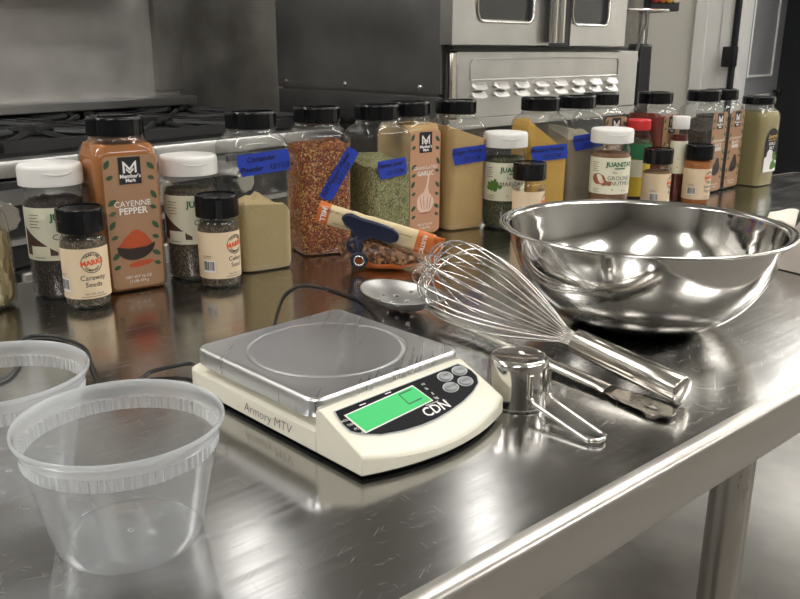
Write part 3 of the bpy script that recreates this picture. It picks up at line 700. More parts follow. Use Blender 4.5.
# console wedge
m_ = MB()
cons = []
fr = [(W_ * t, -.0155 * (1 - (2 * t - 1) ** 2)) for t in [k / 24 for k in range(25)]]
lo = [(x, y, .0045) for x, y in fr]; pz_ = lambda y: .0200 + (y - .004) * .4456
mid = [(x, y, pz_(y) - .0012) for x, y in fr]; m2 = [(x * .99 + .0007, y + .0012, pz_(y + .0012) - .0002) for x, y in fr]
m3 = [(x * .985 + .0011, y + .003, pz_(y + .003)) for x, y in fr]
bk = [(x * .985 + .0011, .0435, pz_(.0435)) for x, y in fr]; bk2 = [(x * .985 + .0011, .0465, .0374) for x, y in fr]; dn = [(x, .0480, .0340) for x, y in fr]; dnb = [(x, .0480, .0045) for x, y in fr]
m_.rings([lo, mid, m2, m3, bk, bk2, dn, dnb], closed=False, cap0=False, cap1=False)
k = len(fr)
for e in (0, k - 1):
    idx = [q * k + e for q in range(8)]; m_.f.append(tuple(idx))
m_.f.append(tuple(range(0, k)) + tuple(7 * k + q for q in range(k - 1, -1, -1)))
# rear box under the platform
def rr(x0, x1, y0, y1, z): return [(x0, y0, z), (x1, y0, z), (x1, y1 - .010, z), (x1 - .003, y1 - .003, z), (x1 - .010, y1, z), (x0 + .010, y1, z), (x0 + .003, y1 - .003, z), (x0, y1 - .010, z)]
m_.rings([rr(0, W_, .0481, D_, .0045), rr(0, W_, .0481, D_, .020), rr(.0025, W_ - .0025, .0481, D_ - .0025, .0222), rr(.007, W_ - .007, .0481, D_ - .007, .0228), rr(.008, W_ - .008, .0481, D_ - .008, .0295)])
obj('housing', m_, 'cream', scale, smooth=32, bevel=.0008)
m_ = MB(); base = [(x * .95 + W_ * .025, y + .004) for x, y in fr] + [(W_ * .975, D_ - .006), (W_ * .025, D_ - .006)]
m_.rings([[(x, y, .0012) for x, y in base], [(x, y, .0052) for x, y in base]]); obj('base_plate', m_, 'rubber', scale)
for x, y in ((.018, .012), (W_ - .018, .012), (.018, D_ - .02), (W_ - .018, D_ - .02)): obj('foot', MB().lathe([(.008, 0), (.008, .0015)], 20, (x, y, 0), cap0=True, cap1=True), 'rubber', scale)
# weighing platform: rounded tray with a pressed ring
PW, PD, px0, py0 = .1530, .1560, -.0025, .0460; cx_, cy_ = px0 + PW / 2, py0 + PD / 2
def plate(ins, z, rc=.012):
    pts = []
    for q in range(4):
        sx, sy = ((1, 1), (-1, 1), (-1, -1), (1, -1))[q]
        for k in range(9):
            a = q * pi / 2 + pi / 2 * k / 8; r_ = max(.001, rc - ins)
            pts.append((cx_ + (PW / 2 - ins - r_) * sx + r_ * cos(a), cy_ + (PD / 2 - ins - r_) * sy + r_ * sin(a), z))
    out = []
    for i, p_ in enumerate(pts):
        out.append(p_)
        if i % 9 == 8:
            q_ = pts[(i + 1) % len(pts)]
            out += [tuple(p_[c] + (q_[c] - p_[c]) * k / 16 for c in range(3)) for k in range(1, 16)]
    return out
m_ = MB(); rs = [plate(.0016, .0305), plate(.0004, .0308), plate(0, .032), plate(0, .0415), plate(.0006, .0430), plate(.0018, .0441), plate(.0034, .0444), plate(.0044, .0441), plate(.0060, .0440)]
n36 = len(rs[0])
def tocirc(f, z, r_):      # blend from the rounded square to the ring
    out = []
    for p in plate(.0060, z):
        dx_, dy_ = p[0] - cx_, p[1] - cy_; a = math.atan2(dy_, dx_); d0 = math.hypot(dx_, dy_)
        d = d0 + (r_ - d0) * f; out.append((cx_ + d * cos(a), cy_ + d * sin(a), z))
    return out
rs += [tocirc(.5, .0440, .0665), tocirc(1, .0440, .0665), tocirc(1, .0440, .0652), tocirc(1, .0438, .0645), tocirc(1, .0434, .0638), tocirc(1, .0433, .0631), tocirc(1, .0434, .0624), tocirc(1, .0438, .0617), tocirc(1, .0440, .0610), tocirc(1, .0440, .0598), tocirc(1, .0440, .03), tocirc(1, .0440, .005)]
m_.rings(rs); obj('weighing_platform', m_, 'platform', scale, smooth=40)
for q in ((.03, .075), (W_ - .03, .075), (.03, D_ - .04), (W_ - .03, D_ - .04)): obj('platform_post', MB().lathe([(.007, 0), (.007, .0025)], 16, (*q, .0285), cap0=True, cap1=True), 'rubber', scale)
# control panel on the sloping console
sl_ = Vector((0, .0435 - .004, .0376 - .0200)).normalized(); PF = Flat((0, .0, .0200 - .004 * sl_.z / sl_.y), (1, 0, 0), sl_)
kk = 1 / sl_.y            # y distance -> slope distance
P_ = lambda pts: [(x, y * kk) for x, y in pts]
face = [(.010, .0385), (.0085, .033), (.0075, .027), (.0085, .0205), (.014, .0155), (.027, .0098), (.045, .0060), (.0615, .0045), (.077, .0045), (.094, .0062), (.110, .0088), (.126, .0130), (.138, .0180), (.1432, .0240), (.1435, .030), (.141, .0360), (.138, .0395)]
ctr = (.076, .024)
p = Prints(PF, .0004); p.poly(P_([(ctr[0] + (x - ctr[0]) * 1.018, ctr[1] + (y - ctr[1]) * 1.06) for x, y in face])); bz_ = p.done('panel_border', 'grey', scale)
p = Prints(PF, .0007); p.poly(P_(face)); cp = p.done('control_panel', 'panelblack', scale)
p = Prints(PF, .0009); p.poly(P_([(.0165, .0145), (.0875, .0182), (.0835, .0362), (.0132, .0332)])); lcd_b = p.done('display_frame', 'white', cp)
p = Prints(PF, .0012); p.poly(P_([(.0180, .0155), (.0862, .0190), (.0825, .0352), (.0145, .0323)])); p.done('green_display', 'lcd', cp)
p = Prints(PF, .0015)
def seg(x0, y0, x1, y1, wd=.0012): p.tube if 0 else p.poly(P_([(x0, y0 - wd / 2), (x1, y1 - wd / 2), (x1, y1 + wd / 2), (x0, y0 + wd / 2)]) if abs(x1 - x0) > abs(y1 - y0) else P_([(x0 - wd / 2, y0), (x0 + wd / 2, y0), (x1 + wd / 2, y1), (x1 - wd / 2, y1)]))
seg(.066, .0225, .080, .0232); seg(.0655, .0325, .079, .033); seg(.066, .0225, .0655, .0325)
p.done('display_digits', 'green', cp)
p = Prints(PF, .0011); p.text('CDN', .0835, .0113 * kk, .0120, rot=.02, bold=.015); p.rect(.0775, .0905, .0162 * kk, .0166 * kk); p.text('®', .0955, .0138 * kk, .004)
for q in range(4): p.text(('kg', 'g', 'lb', 'oz')[q], .0915 + (q % 2) * .0008, (.0195 + q * .0048) * kk, .0038); p.text(('HOLD', 'TARE', 'PCS', 'NET')[q], .0115 + q * .0012, (.0290 - q * .0044) * kk, .0030)
p.rect(.030, .036, .0355 * kk, .0362 * kk); p.rect(.056, .062, .0368 * kk, .0375 * kk)
p.done('panel_lettering', 'white', cp)
for (x, y), tx in zip(((.1335, .0335), (.1165, .0332), (.1290, .0232), (.1120, .0230)), ('TARE', 'UNIT', 'HOLD', 'ON/OFF')):
    q = Prints(PF, .0008); q.blob(x, y * kk, .0078, .0078 * kk * .62, 0, 0, n=28); rim = q.done('button', 'grey', cp)
    mm = MB().rings([[PF(x + .0066 * f * cos(a), y * kk + .0066 * f * .68 * sin(a), z_) for a in [2 * pi * i / 24 for i in range(24)]] for f, z_ in ((1, .0008), (.97, .0018), (.85, .0022), (.1, .0022))])
    obj('button_dome', mm, plain('button_grey', (.30, .31, .31), .35) if 'bg' not in M else M['bg'], rim)
    q = Prints(PF, .0025); q.text(tx, x, y * kk, .0030); q.done('button_lettering', 'ink', rim)
# worn marker on the housing's left side
sd = Flat((-.0002, .1600, 0), (0, -1, 0), (0, 0, 1)); p = Prints(sd, .0003); p.text('.  Armory MTV', .050, .0120, .0110, shear=.15, bold=-.016); p.done('marker_writing', M['brownprint'], scale)
p = Prints(Flat((-.0002, .021, 0), (0, -1, 0), (0, 0, 1)), .0003); 

# power cord, two visible runs
def spline(pts, n=10):
    out = []; P = [Vector(p) for p in pts]; P = [P[0] * 2 - P[1]] + P + [P[-1] * 2 - P[-2]]
    for i in range(1, len(P) - 2):
        for k in range(n):
            t = k / n; a, b, c, d = P[i - 1:i + 3]
            out.append(.5 * ((2 * b) + (c - a) * t + (2 * a - 5 * b + 4 * c - d) * t * t + (3 * b - a - 3 * c + d) * t ** 3))
    out.append(P[-2]); return out
c1 = [(-.176, .670, .012), (-.188, .692, .008), (-.2166, .684, .004), (-.2225, .672, .003), (-.232, .646, .0026), (-.246, .642, .0026), (-.2560, .6584, .0026), (-.2798, .7053, .0026), (-.300, .745, .0026), (-.3273, .7699, .0026), (-.350, .780, .0026), (-.3679, .7754, .0026), (-.366, .745, .0026), (-.3491, .7147, .0026), (-.342, .690, .0026), (-.3443, .6665, .0026), (-.375, .64, .0026), (-.46, .62, .0026)]
o = obj('power_cord', MB().tube(spline(c1), .0019, 8), 'cord', smooth=60)
tag(o, 'thick black cord winding left from the scale behind the plastic tubs', 'cord')
c2 = [(-.10, .770, .0016), (-.127, .800, .0016), (-.1309, .8287, .0016), (-.1344, .880, .0016), (-.1344, .9331, .0016), (-.1214, .9722, .0016), (-.1000, .968, .0016), (-.0836, .955, .0016), (-.063, .930, .0016), (-.0455, .906, .0016), (-.0300, .865, .0016), (-.0229, .8267, .0016), (-.030, .795, .0016), (-.05, .775, .0016)]
o = obj('thin_cord', MB().tube(spline(c2), .0013, 8), 'cord', smooth=60)
tag(o, 'thin black cord looping on the table behind the steel scale platform', 'cord')

# ================================================================== PLASTIC DELI TUBS
def tub(loc, label, rz=0):
    t = thing('deli_container', label, 'plastic tub', (*loc, 0), rz, 'empty round deli tubs')
    R0, R1, Z = .0422, .0535, .0575
    pr = [(.0, .0022), (.020, .0022), (.0215, .0016), (.036, .0012), (.0385, .0002), (.0405, .0003), (R0, .0022)] + [(R0 + (R1 - R0) * k / 6, .0022 + (Z - .0022) * k / 6) for k in range(1, 7)]
    obj('tub_wall', MB().lathe(pr, 96), 'deli', t, smooth=50)
    rb = MB(); n = 110; r0, r1 = [], []
    rs = []
    for r_, z_ in ((.0535, .0575), (.0546, .0580), (.0549, .0652), (.0553, .0658)):
        rs.append([((r_ - (.0017 if (q % 4) < 2 and .0577 < z_ < .0655 else 0)) * cos(2 * pi * q / 300), (r_ - (.0017 if (q % 4) < 2 and .0577 < z_ < .0655 else 0)) * sin(2 * pi * q / 300), z_) for q in range(300)])
    rb.rings(rs, cap0=False, cap1=False)
    obj('rib_band', rb, 'delirim', t, smooth=20)
    rm = MB().lathe([(.0553, .0658), (.0558, .0664), (.0562, .0700), (.0564, .0738), (.0570, .0752), (.0578, .0756), (.0585, .0750), (.0587, .0735), (.0582, .0720), (.0574, .0716)], 96)
    obj('rim', rm, 'delirim', t, smooth=60)
    c_ = MB().lathe([(.0012, .0026), (.0016, .0029), (.0020, .0026)], 16); obj('moulding_mark', c_, 'delirim', t)
    return t
tub((-.1592, .4333), 'empty cloudy plastic tub in the foreground, nearest the camera')
tub((-.2640, .5050), 'empty cloudy plastic tub cut by the left edge, behind the foreground tub')

# ================================================================== MIXING BOWL
BX, BY = .2507, .8435
b = thing('mixing_bowl', 'large shiny stainless steel mixing bowl', 'bowl', (BX, BY, 0))
def bowl_prof(off):
    pts = [(0, .0012), (.048, .0012), (.060, .0020), (.078, .0065), (.096, .0150), (.112, .0270), (.125, .0420), (.1345, .0580), (.1405, .0740), (.1440, .0870), (.1455, .0935)]
    return [(r * .951 - off * (.95 if r > .07 else .3), z * 1.094 + off * (.55 if r > .07 else 1)) for r, z in pts]
def smooth_prof(p, n=5):
    q = spline([(a, 0, b_) for a, b_ in p], n); return [(max(0, v.x), v.z) for v in q]
m_ = MB(); outer = smooth_prof(bowl_prof(0)); inner = smooth_prof(bowl_prof(.0011))
rimp = [(.1462, .0948), (.1480, .0958), (.1505, .0962), (.1530, .0963), (.1548, .0959), (.1553, .0949), (.1546, .0940), (.1530, .0940)]
rimp = [(a_ * .951, b_ * 1.094) for a_, b_ in rimp]
m_.lathe(outer + [(.1398, .1026), (.1455, .1028)], 128); m_.lathe(inner + rimp, 128)
obj('bowl_shell', m_, 'bowl', b, smooth=60)

# ================================================================== WHISK
we = Vector((.2290, .6220, .0128)); wh = Vector((.1605, .7110, .0235)); axv = (wh - we).normalized()
wk = thing('whisk', 'large steel balloon whisk lying beside the mixing bowl', 'whisk', (we.x, we.y, 0))
wl = lambda p: Vector(p) - Vector((we.x, we.y, 0))
def frame(ax_):
    a = ax_.cross(Vector((0, 0, 1))).normalized(); return a, a.cross(ax_).normalized()
wa, wb = frame(axv); hl = (wh - we).length
m_ = MB()
hp = [(0, .0), (.0108, .0), (.0118, .0006), (.0124, .002), (.0124, hl * .3), (.0121, hl * .6), (.0116, hl - .002), (.0112, hl), (.0085, hl + .0005), (.0, hl - .001)]
m_.rings([[wl(we) + axv * z + (wa * cos(2 * pi * q / 40) + wb * sin(2 * pi * q / 40)) * max(r, .0003) for q in range(40)] for r, z in hp])
hd = obj('handle', m_, 'satin', wk, smooth=40)
ef = Flat(wl(we) - axv * .0, wa, wb); ef.n = -axv
p = Prints(Flat(wl(we), -wa, wb), .0003); p.text('STAINLESS', 0, 0, .0030, bold=.02); p.ring(0, 0, .0096, .0003); p.done('end_stamp', 'grey', hd)
BLEN = .216
bx0 = wh + axv * 0
tip_dir = Vector((-.632, .772, .138)).normalized()
ta, tb = frame(tip_dir)
NW = 12
for q in range(NW):
    ang = pi * q / NW; d = ta * cos(ang) + tb * sin(ang)
    Rm = .0435 - .0016 * (q % 3); Ln = BLEN - .004 * ((q * 3) % 5)
    half = []
    n = 26
    for k in range(n + 1):
        s_ = k / n            # 0 at the handle, 1 at the tip
        x = Ln * (1 - (1 - s_) ** 1.55) if s_ < 1 else Ln
        f = x / Ln
        r_ = Rm * (sin(min(1, f / .80) * pi / 2) ** 1.15 if f < .80 else math.sqrt(max(0, 1 - ((f - .80) / .20) ** 2)))
        r_ = max(r_, .006 * (1 - f) if f < .5 else 0)
        half.append((x, r_))
    pts = [wh + tip_dir * (x - .006) + d * r_ for x, r_ in half] + [wh + tip_dir * (x - .006) - d * r_ for x, r_ in half[::-1][1:]]
    obj('wire_loop', MB().tube([wl(p_) for p_ in pts], .0008, 7), 'chrome', wk, smooth=60)

# ================================================================== PERFORATED SPOON
se = Vector((.2134, .5961)); sn = Vector((.0348, .8364)); sdv = (sn - se).normalized(); sp_ = Vector((sdv.y, -sdv.x))
sp = thing('perforated_spoon', 'steel serving spoon with round holes, lying behind the scale', 'spoon', (se.x, se.y, 0))
ang = math.atan2(sdv.y, sdv.x)
# local frame: x runs from handle end to the spoon tip
m_ = MB()
HL = (sn - se).length
# spoon bowl as a concave oval with open holes
bc, ba, bb = HL + .054, .062, .0400
holes = [(.0, .0), (.018, .0), (-.018, .0), (.009, .014), (-.009, .014), (.009, -.014), (-.009, -.014), (.027, .012), (.027, -.012), (-.027, .012), (-.027, -.012), (.036, 0), (0, .026), (0, -.026), (.018, .026), (.018, -.026)]
nx, ny = 64, 36; bmv = {}; vs = []; fs = []
def sp_z(u, v):
    q = u * u + v * v; return .0018 + .019 * q + .004 * max(0, -u) ** 3
def disc(i, j):          # square to disc mapping
    a, b2 = -1 + 2 * i / nx, -1 + 2 * j / ny
    return a * math.sqrt(1 - b2 * b2 / 2), b2 * math.sqrt(1 - a * a / 2)
for i in range(nx + 1):
    for j_ in range(ny + 1):
        u, v = disc(i, j_); wdt = 1 - .10 * (u if u > 0 else 0)
        x, y = bc + u * ba, v * bb * wdt
        for hx, hy in holes:   # pull nearby vertices onto a clean circle
            d = math.hypot(x - bc - hx, y - hy)
            if 1e-6 < d < .0024: x = bc + hx + (x - bc - hx) / d * .0021; y = hy + (y - hy) / d * .0021
        bmv[i, j_] = len(vs); vs.append((x, y, sp_z((x - bc) / ba, y / bb)))
for i in range(nx):
    for j_ in range(ny):
        q = [bmv[i, j_], bmv[i + 1, j_], bmv[i + 1, j_ + 1], bmv[i, j_ + 1]]
        cx2 = sum(vs[k][0] for k in q) / 4 - bc; cy2 = sum(vs[k][1] for k in q) / 4
        if any(math.hypot(cx2 - hx, cy2 - hy) < .0020 for hx, hy in holes): continue
        fs.append(tuple(q))
m_.add(vs, fs)
sb = obj('spoon_bowl', m_, 'spoonsteel', sp, smooth=60, solid=.0009); sb.rotation_euler = (0, 0, ang); sb.location = (0, 0, .0)
hm = MB(); secs = []
def sec(x, wd, z, arch, th=.0011):
    up_ = [(x, -wd + 2 * wd * k / 10, z + arch * (1 - (2 * k / 10 - 1) ** 2)) for k in range(11)]
    return up_ + [(a, b2, c - th) for a, b2, c in up_[::-1]]
tabz = .0030
for x, wd, z, ar in ((.062, .0098, .0045, .0035), (.075, .0085, .0048, .0042), (.13, .0078, .006, .0045), (.20, .0064, .008, .0045), (.26, .0052, .0105, .0042), (HL - .010, .0050, .0135, .0030), (HL + .006, .0075, .0155, .0012)):
    secs.append(sec(x, wd, z, ar))
hm.rings(secs)
o = obj('handle', hm, 'satin', sp, smooth=50); o.rotation_euler = (0, 0, ang); tb2 = MB()
# flat end tab with a hanging hole
tb_, n = [], 40; hx = .020
outl = []; inn = []
for k in range(n):
    a = 2 * pi * k / n; hxp, hyp = hx + .0068 * cos(a), .0050 * sin(a); inn.append((hxp, hyp))
    c, s_ = cos(a), sin(a)
    # outer capsule outline from x=-.0 to .064
    t_ = 1e9
    r_ = .0125
    dx_, dy_ = c, s_
    best = None
    for st in range(1, 400):
        q = st * .0002; X_, Y_ = hx + dx_ * q, dy_ * q
        ins_ = (X_ >= .0125 and X_ <= .062 and abs(Y_) <= r_ - .0028 * max(0, (X_ - .0125) / .05)) or (X_ < .0125 and math.hypot(X_ - .0125, Y_) <= r_)
        if not ins_: break
        best = (X_, Y_)
    outl.append(best)
mid_ = [((a[0] * .35 + b2[0] * .65), (a[1] * .35 + b2[1] * .65)) for a, b2 in zip(inn, outl)]
zt = .0030
tb2.rings([[(x, y, zt) for x, y in inn], [(x, y, zt + .0004) for x, y in mid_], [(x, y, zt + .0010) for x, y in outl], [(x, y, zt - .0002) for x, y in outl], [(x, y, zt - .0010) for x, y in mid_], [(x, y, zt - .0012) for x, y in inn], [(x, y, zt) for x, y in inn]], cap0=False, cap1=False)
o = obj('hanging_tab', tb2, 'satin', sp, smooth=25); o.rotation_euler = (0, 0, ang)

# ================================================================== MEASURING CUP (upside down)
CX, CY = .0963, .6314
cup = thing('measuring_cup', 'small steel measuring cup upside down with a wire loop handle', 'measuring cup', (CX, CY, 0))
m_ = MB().lathe([(.0262, .0004), (.0262, .0016), (.0254, .0022), (.0252, .012), (.0246, .034), (.0240, .0375), (.0225, .0398), (.0205, .0408), (.0195, .0406), (.0188, .0400), (0, .0398)], 64)
m_.lathe([(.0244, .0004), (.0240, .012), (.0234, .034), (.0215, .0388), (0, .0390)], 64); m_.lathe([(.0244, .0004), (.0262, .0004)], 64)
obj('cup_wall', m_, 'chrome', cup, smooth=50)
hv = Vector((.1504 - .1095, .5539 - .6160)).normalized(); ha = Vector((-hv.y, hv.x)); hc = Vector((.0125, -.0195))
cc = Vector((0, 0)) + Vector((.55, -.835)).normalized() * .0262
pts = []
A3 = lambda v, z: (v.x, v.y, z)
sd1, sd2 = cc - ha * .0095, cc + ha * .0095
E = cc + hv * .068
ctl = [A3(sd1, .033), A3(sd1, .025), A3(sd1, .016), A3(sd1 + hv * .003, .0120), A3(sd1 + hv * .010, .0100), A3(E - ha * .0085 - hv * .010, .0032)]
endc = [A3(E - hv * .010 + hv * .0085 * cos(a) + ha * .0085 * sin(a), .0030) for a in (-1.2, -.8, -.4, 0, .4, .8, 1.2)]
ctl2 = [A3(E + ha * .0085 - hv * .010, .0032), A3(sd2 + hv * .010, .0100), A3(sd2 + hv * .003, .0120), A3(sd2, .016), A3(sd2, .025), A3(sd2, .033)]
obj('wire_handle', MB().tube(spline(ctl + endc + ctl2, 5), .0019, 10), 'chrome', cup, smooth=60)

# ================================================================== SNACK BAG AND CLIP
def wmesh(fn, nu, nv): 
    m_ = MB(); m_.add([fn(i / nu, j_ / nv) for i in range(nu + 1) for j_ in range(nv + 1)], [(i * (nv + 1) + j_, (i + 1) * (nv + 1) + j_, (i + 1) * (nv + 1) + j_ + 1, i * (nv + 1) + j_ + 1) for i in range(nu) for j_ in range(nv)]); return m_
bag = thing('snack_bag', 'rolled-down cream and orange bag of nuts lying before the fennel jar', 'bag', (-.03, 1.07, 0))
# pouch: a pillow with crumpled skin
def pouch(u, v):
    a = 2 * pi * v; x = -.050 + .112 * u; e = max(.02, sin(pi * min(1, max(0, u))) ** .45)
    y = -.004 + .024 * cos(a) * e; z = (.026 - .014 * u) + (.0245 - .013 * u) * sin(a) * e
    q = noise.noise(Vector((x * 50, y * 50, z * 60))) * .004; return (x + q * .3, y - .16 * (x + .05) * .3 + q, max(.0008, z + q * .8))
obj('pouch', wmesh(pouch, 24, 28), 'bagnuts', bag, smooth=60)
def front(u, v):
    p = pouch(.12 + .80 * u, .62 + .22 * v); return (p[0], p[1] - .0012, p[2])
obj('orange_panel', wmesh(lambda u, v: (lambda p: (p[0], p[1] - .0018, p[2]))(pouch(.18 + .72 * u, .56 + .22 * v)), 16, 8), 'bagorange', bag, smooth=60)
# rolled top: flattened roll
ra, rb_ = Vector((-.076, -.004, .0745)), Vector((.071, -.018, .0335)); rd = (rb_ - ra).normalized(); rp, rq = frame(rd)
def roll(s0, s1, off=0):
    def fn(u, v):
        s_ = s0 + (s1 - s0) * u; a = 2 * pi * v; c = ra + (rb_ - ra) * s_
        x, y = .0065 * cos(a), .0138 * (abs(sin(a)) ** .75) * (1 if sin(a) > 0 else -1)
        n_ = .0012 * noise.noise(Vector((s_ * 14, v * 5, 2))) + off
        return tuple(c + rp * (x * (1 + n_ * 60)) + rq * (y * (1 + n_ * 60)))
    m_ = wmesh(fn, 26, 24); return m_
rl = obj('rolled_top', roll(0, 1), 'bagfilm', bag, smooth=60)
obj('orange_band', roll(-.002, .10, .0008), 'bagorange', rl, smooth=60); obj('orange_band', roll(.86, 1.005, .0008), 'bagorange', rl, smooth=60)
rfl = Flat(ra - rp * 0, rd, rq)
fs_ = Flat(ra - rp * .0085, rd, rq); 
if fs_.n.y > 0: fs_.n = -fs_.n
L_ = (rb_ - ra).length
p = Prints(Flat(ra + Vector((0, -.0095, 0)), rd, rq), .0); 
p.text('MILL', L_ * .048, 0, .0095, rot=pi / 2 * -1, bold=.02, off=.0001); p.text('RUSTIC', L_ * .92, 0, .0075, rot=-pi / 2, bold=.02, off=.0001); p.done('bag_lettering', 'white', rl)
p = Prints(Flat(ra + Vector((0, -.0088, 0)), rd, rq), .0001)
p.text('NET WT 24 OZ (1.5 LB) 680g', L_ * .26, .0062, .0045, off=.0002); p.rect(L_ * .14, L_ * .3, -.008, -.0074); p.rect(L_ * .66, L_ * .82, .004, .0046); p.done('fine_print', 'brownprint', rl)
# crumpled loose end at the right
def crump(u, v):
    c = rb_ + rd * (.016 * u - .004) ; q = noise.noise(Vector((u * 6, v * 5, 3))) * .005
    return tuple(c + rq * (.026 * (v - .5) * (1 + .5 * u)) + rp * q + Vector((0, -.003, -.006 * u)))
obj('torn_end', wmesh(crump, 10, 10), 'bagorange', bag, smooth=60, solid=.0008)
# navy bag clip
clip = thing('bag_clip', 'dark navy plastic clip with two finger rings holding the bag shut', 'bag clip', (-.03, 1.05, .0))
cl = Vector((-.03, 1.05, 0)); base_c = Vector((-.03, 1.07, 0)) + ra + (rb_ - ra) * .46 + Vector((0, -.012, .0)) - cl
def clipjaw(pts, th, o_):
    r0 = [Vector(base_c) + rd * x + rq * y + o_ for x, y in pts]; nrm = Vector((0, -1, 0)) * th
    m_ = MB().rings([[tuple(p_) for p_ in r0], [tuple(p_ + nrm) for p_ in r0]]); return m_
jaw = [(-.040, .004), (-.036, .011), (-.028, .0135), (-.015, .0115), (.010, .0115), (.028, .0100), (.036, .006), (.039, 0), (.037, -.006), (.030, -.0095), (.016, -.010), (.004, -.0105), (-.004, -.016), (-.008, -.022), (-.018, -.022), (-.020, -.015), (-.024, -.008), (-.033, -.004)]
cb = obj('front_jaw', clipjaw(jaw, .008, Vector((0, 0, 0))), 'navy', clip, smooth=40, bevel=.003, seg=3)
cb2 = obj('back_jaw', clipjaw([(x, y * .8 + .002) for x, y in jaw[:13]], .004, Vector((0, .025, 0))), 'navy', clip, smooth=40, bevel=.0015)
rc_ = base_c + rd * -.014 + rq * -.026 + Vector((0, -.005, 0))
def torus(c, r_, r2_, tilt): return MB().tube([c + rd * r_ * cos(a) + (rq * cos(tilt) + Vector((0, -1, 0)) * sin(tilt)) * r_ * sin(a) for a in [2 * pi * k / 28 for k in range(28)]], r2_, 10, closed=True)
obj('finger_ring', torus(rc_, .0080, .0032, .15), 'navy', clip, smooth=60)
rc2 = rc_ + Vector((.006, -.008, -.0175)); o = obj('finger_ring', torus(rc2, .0082, .0030, .1), 'navy', clip, smooth=60)
obj('steel_insert', torus(rc2 + Vector((0, -.0022, 0)), .0062, .0011, .1), 'chrome', o, smooth=60)
obj('neck', MB().tube([base_c + rd * -.012 + rq * -.014 + Vector((0, -.003, 0)), rc_ + rq * .009, rc2 + Vector((0, .002, .009))], [.006, .005, .0035], 10), 'navy', clip, smooth=60)

# ================================================================== TOWEL at the right edge
tw = thing('kitchen_towel', 'crumpled beige cloth behind the right side of the bowl', 'cloth', (.578, 1.055, 0))
def cloth(u, v):
    a = 2 * pi * v; r_ = .11 * (1 - u) * (1 + .18 * sin(3 * a + 1) + .08 * sin(7 * a)); x, y = r_ * cos(a) * .8, r_ * sin(a) * 1.25
    f = noise.noise(Vector((x * 26, y * 26, .3))); g_ = noise.noise(Vector((x * 60, y * 60, 1.3)))
    z = .050 * (1 - (1 - u) ** 3) + .055 * f * (1 - (1 - u) ** 3) + .018 * g_ * min(1, u * 5)
    return (x, y, max(.0012, z))
obj('folded_cloth', wmesh(cloth, 30, 72), 'cloth', tw, smooth=70)
def flap(u, v): x = -.080 + .040 * u; y = .062 + .036 * v; return (x + .020 * v, y, .046 + .006 * sin(pi * u) + .012 * v + .003 * sin(5 * u + 3 * v))
obj('folded_corner', wmesh(flap, 12, 10), 'whitecloth', tw, smooth=70, solid=.0025)

# ================================================================== RANGE
RY = R(52); RO = Vector((-.797, 1.664)); rng = thing('gas_range', 'stainless steel gas range with black grates behind the table', 'range', (RO.x, RO.y, FLOOR), RY)
RW0, RW1, RD, zt = -1.0, 1.012, .765, .96      # local x span, depth, cooktop height above floor
m_ = MB(); m_.box(((RW0 + RW1) / 2, RD / 2 + .03, (.12 + zt - .005) / 2), (RW1 - RW0, RD - .06, zt - .005 - .12)); obj('range_body', m_, 'steel', rng)
# front: bullnose, slot strip, knob fascia
xc, xw = (RW0 + RW1) / 2, RW1 - RW0
m_ = MB(); pr = [(0.06, zt), (.008, zt), (.002, zt - .003), (0, zt - .009), (.0, zt - .035), (.03, zt - .04), (.06, zt - .04)]
m_.rings([[(x, y, z) for y, z in pr] for x in (RW0, RW1)]); obj('front_rail', m_, 'steel', rng)
m_ = MB().box((xc, .018, zt - .068), (xw, .03, .05)); obj('slotted_strip', m_, 'ovside', rng)
s_ = MB()
for k in range(16): s_.box((RW0 + .09 + k * .118, .002, zt - .052), (.085, .004, .014))
obj('vent_slots', s_, 'black', rng)
m_ = MB().box((xc, .030, zt - .125), (xw, .03, .075)); obj('knob_fascia', m_, 'black', rng)
for k in range(8):
    x = -.86 + k * .245 if k != 3 else .0 - .018
    q = MB().lathe([(.0, .05), (.027, .05), (.030, .047), (.031, .012), (.028, .0)], 36, wob=lambda j: 1 if (j // 2) % 2 else .93)
    q.xf(Matrix.Translation((x, .014, zt - .108)) @ Matrix.Rotation(pi / 2, 4, 'X')); obj('knob', q, 'satin', rng, smooth=25)
m_ = MB().box((xc, .012, zt - .168), (xw, .03, .012)); obj('light_trim', m_, 'steel', rng)
m_ = MB().box((xc, .03, zt - .20), (xw, .02, .05)); obj('gap_shadow_panel', m_, 'black', rng)
for k in (0, 1):
    x = RW0 + xw * (.25 + .5 * k); d_ = obj('oven_door', MB().box((x, .018, zt - .50), (xw / 2 - .02, .035, .53)), 'dull', rng, bevel=.006)
    hb = MB().tube([(x - .36, -.04, zt - .30), (x + .36, -.04, zt - .30)], .012, 12)
    for e in (-.33, .33): hb.tube([(x + e, .0, zt - .30), (x + e, -.04, zt - .30)], .008, 8)
    obj('door_handle', hb, 'chrome', d_)
obj('kick_plate', MB().box((xc, .06, .06), (xw - .04, .03, .12)), 'black', rng)
obj('cooktop', MB().box((xc, .38, zt - .004), (xw - .01, .70, .01)), 'black', rng)
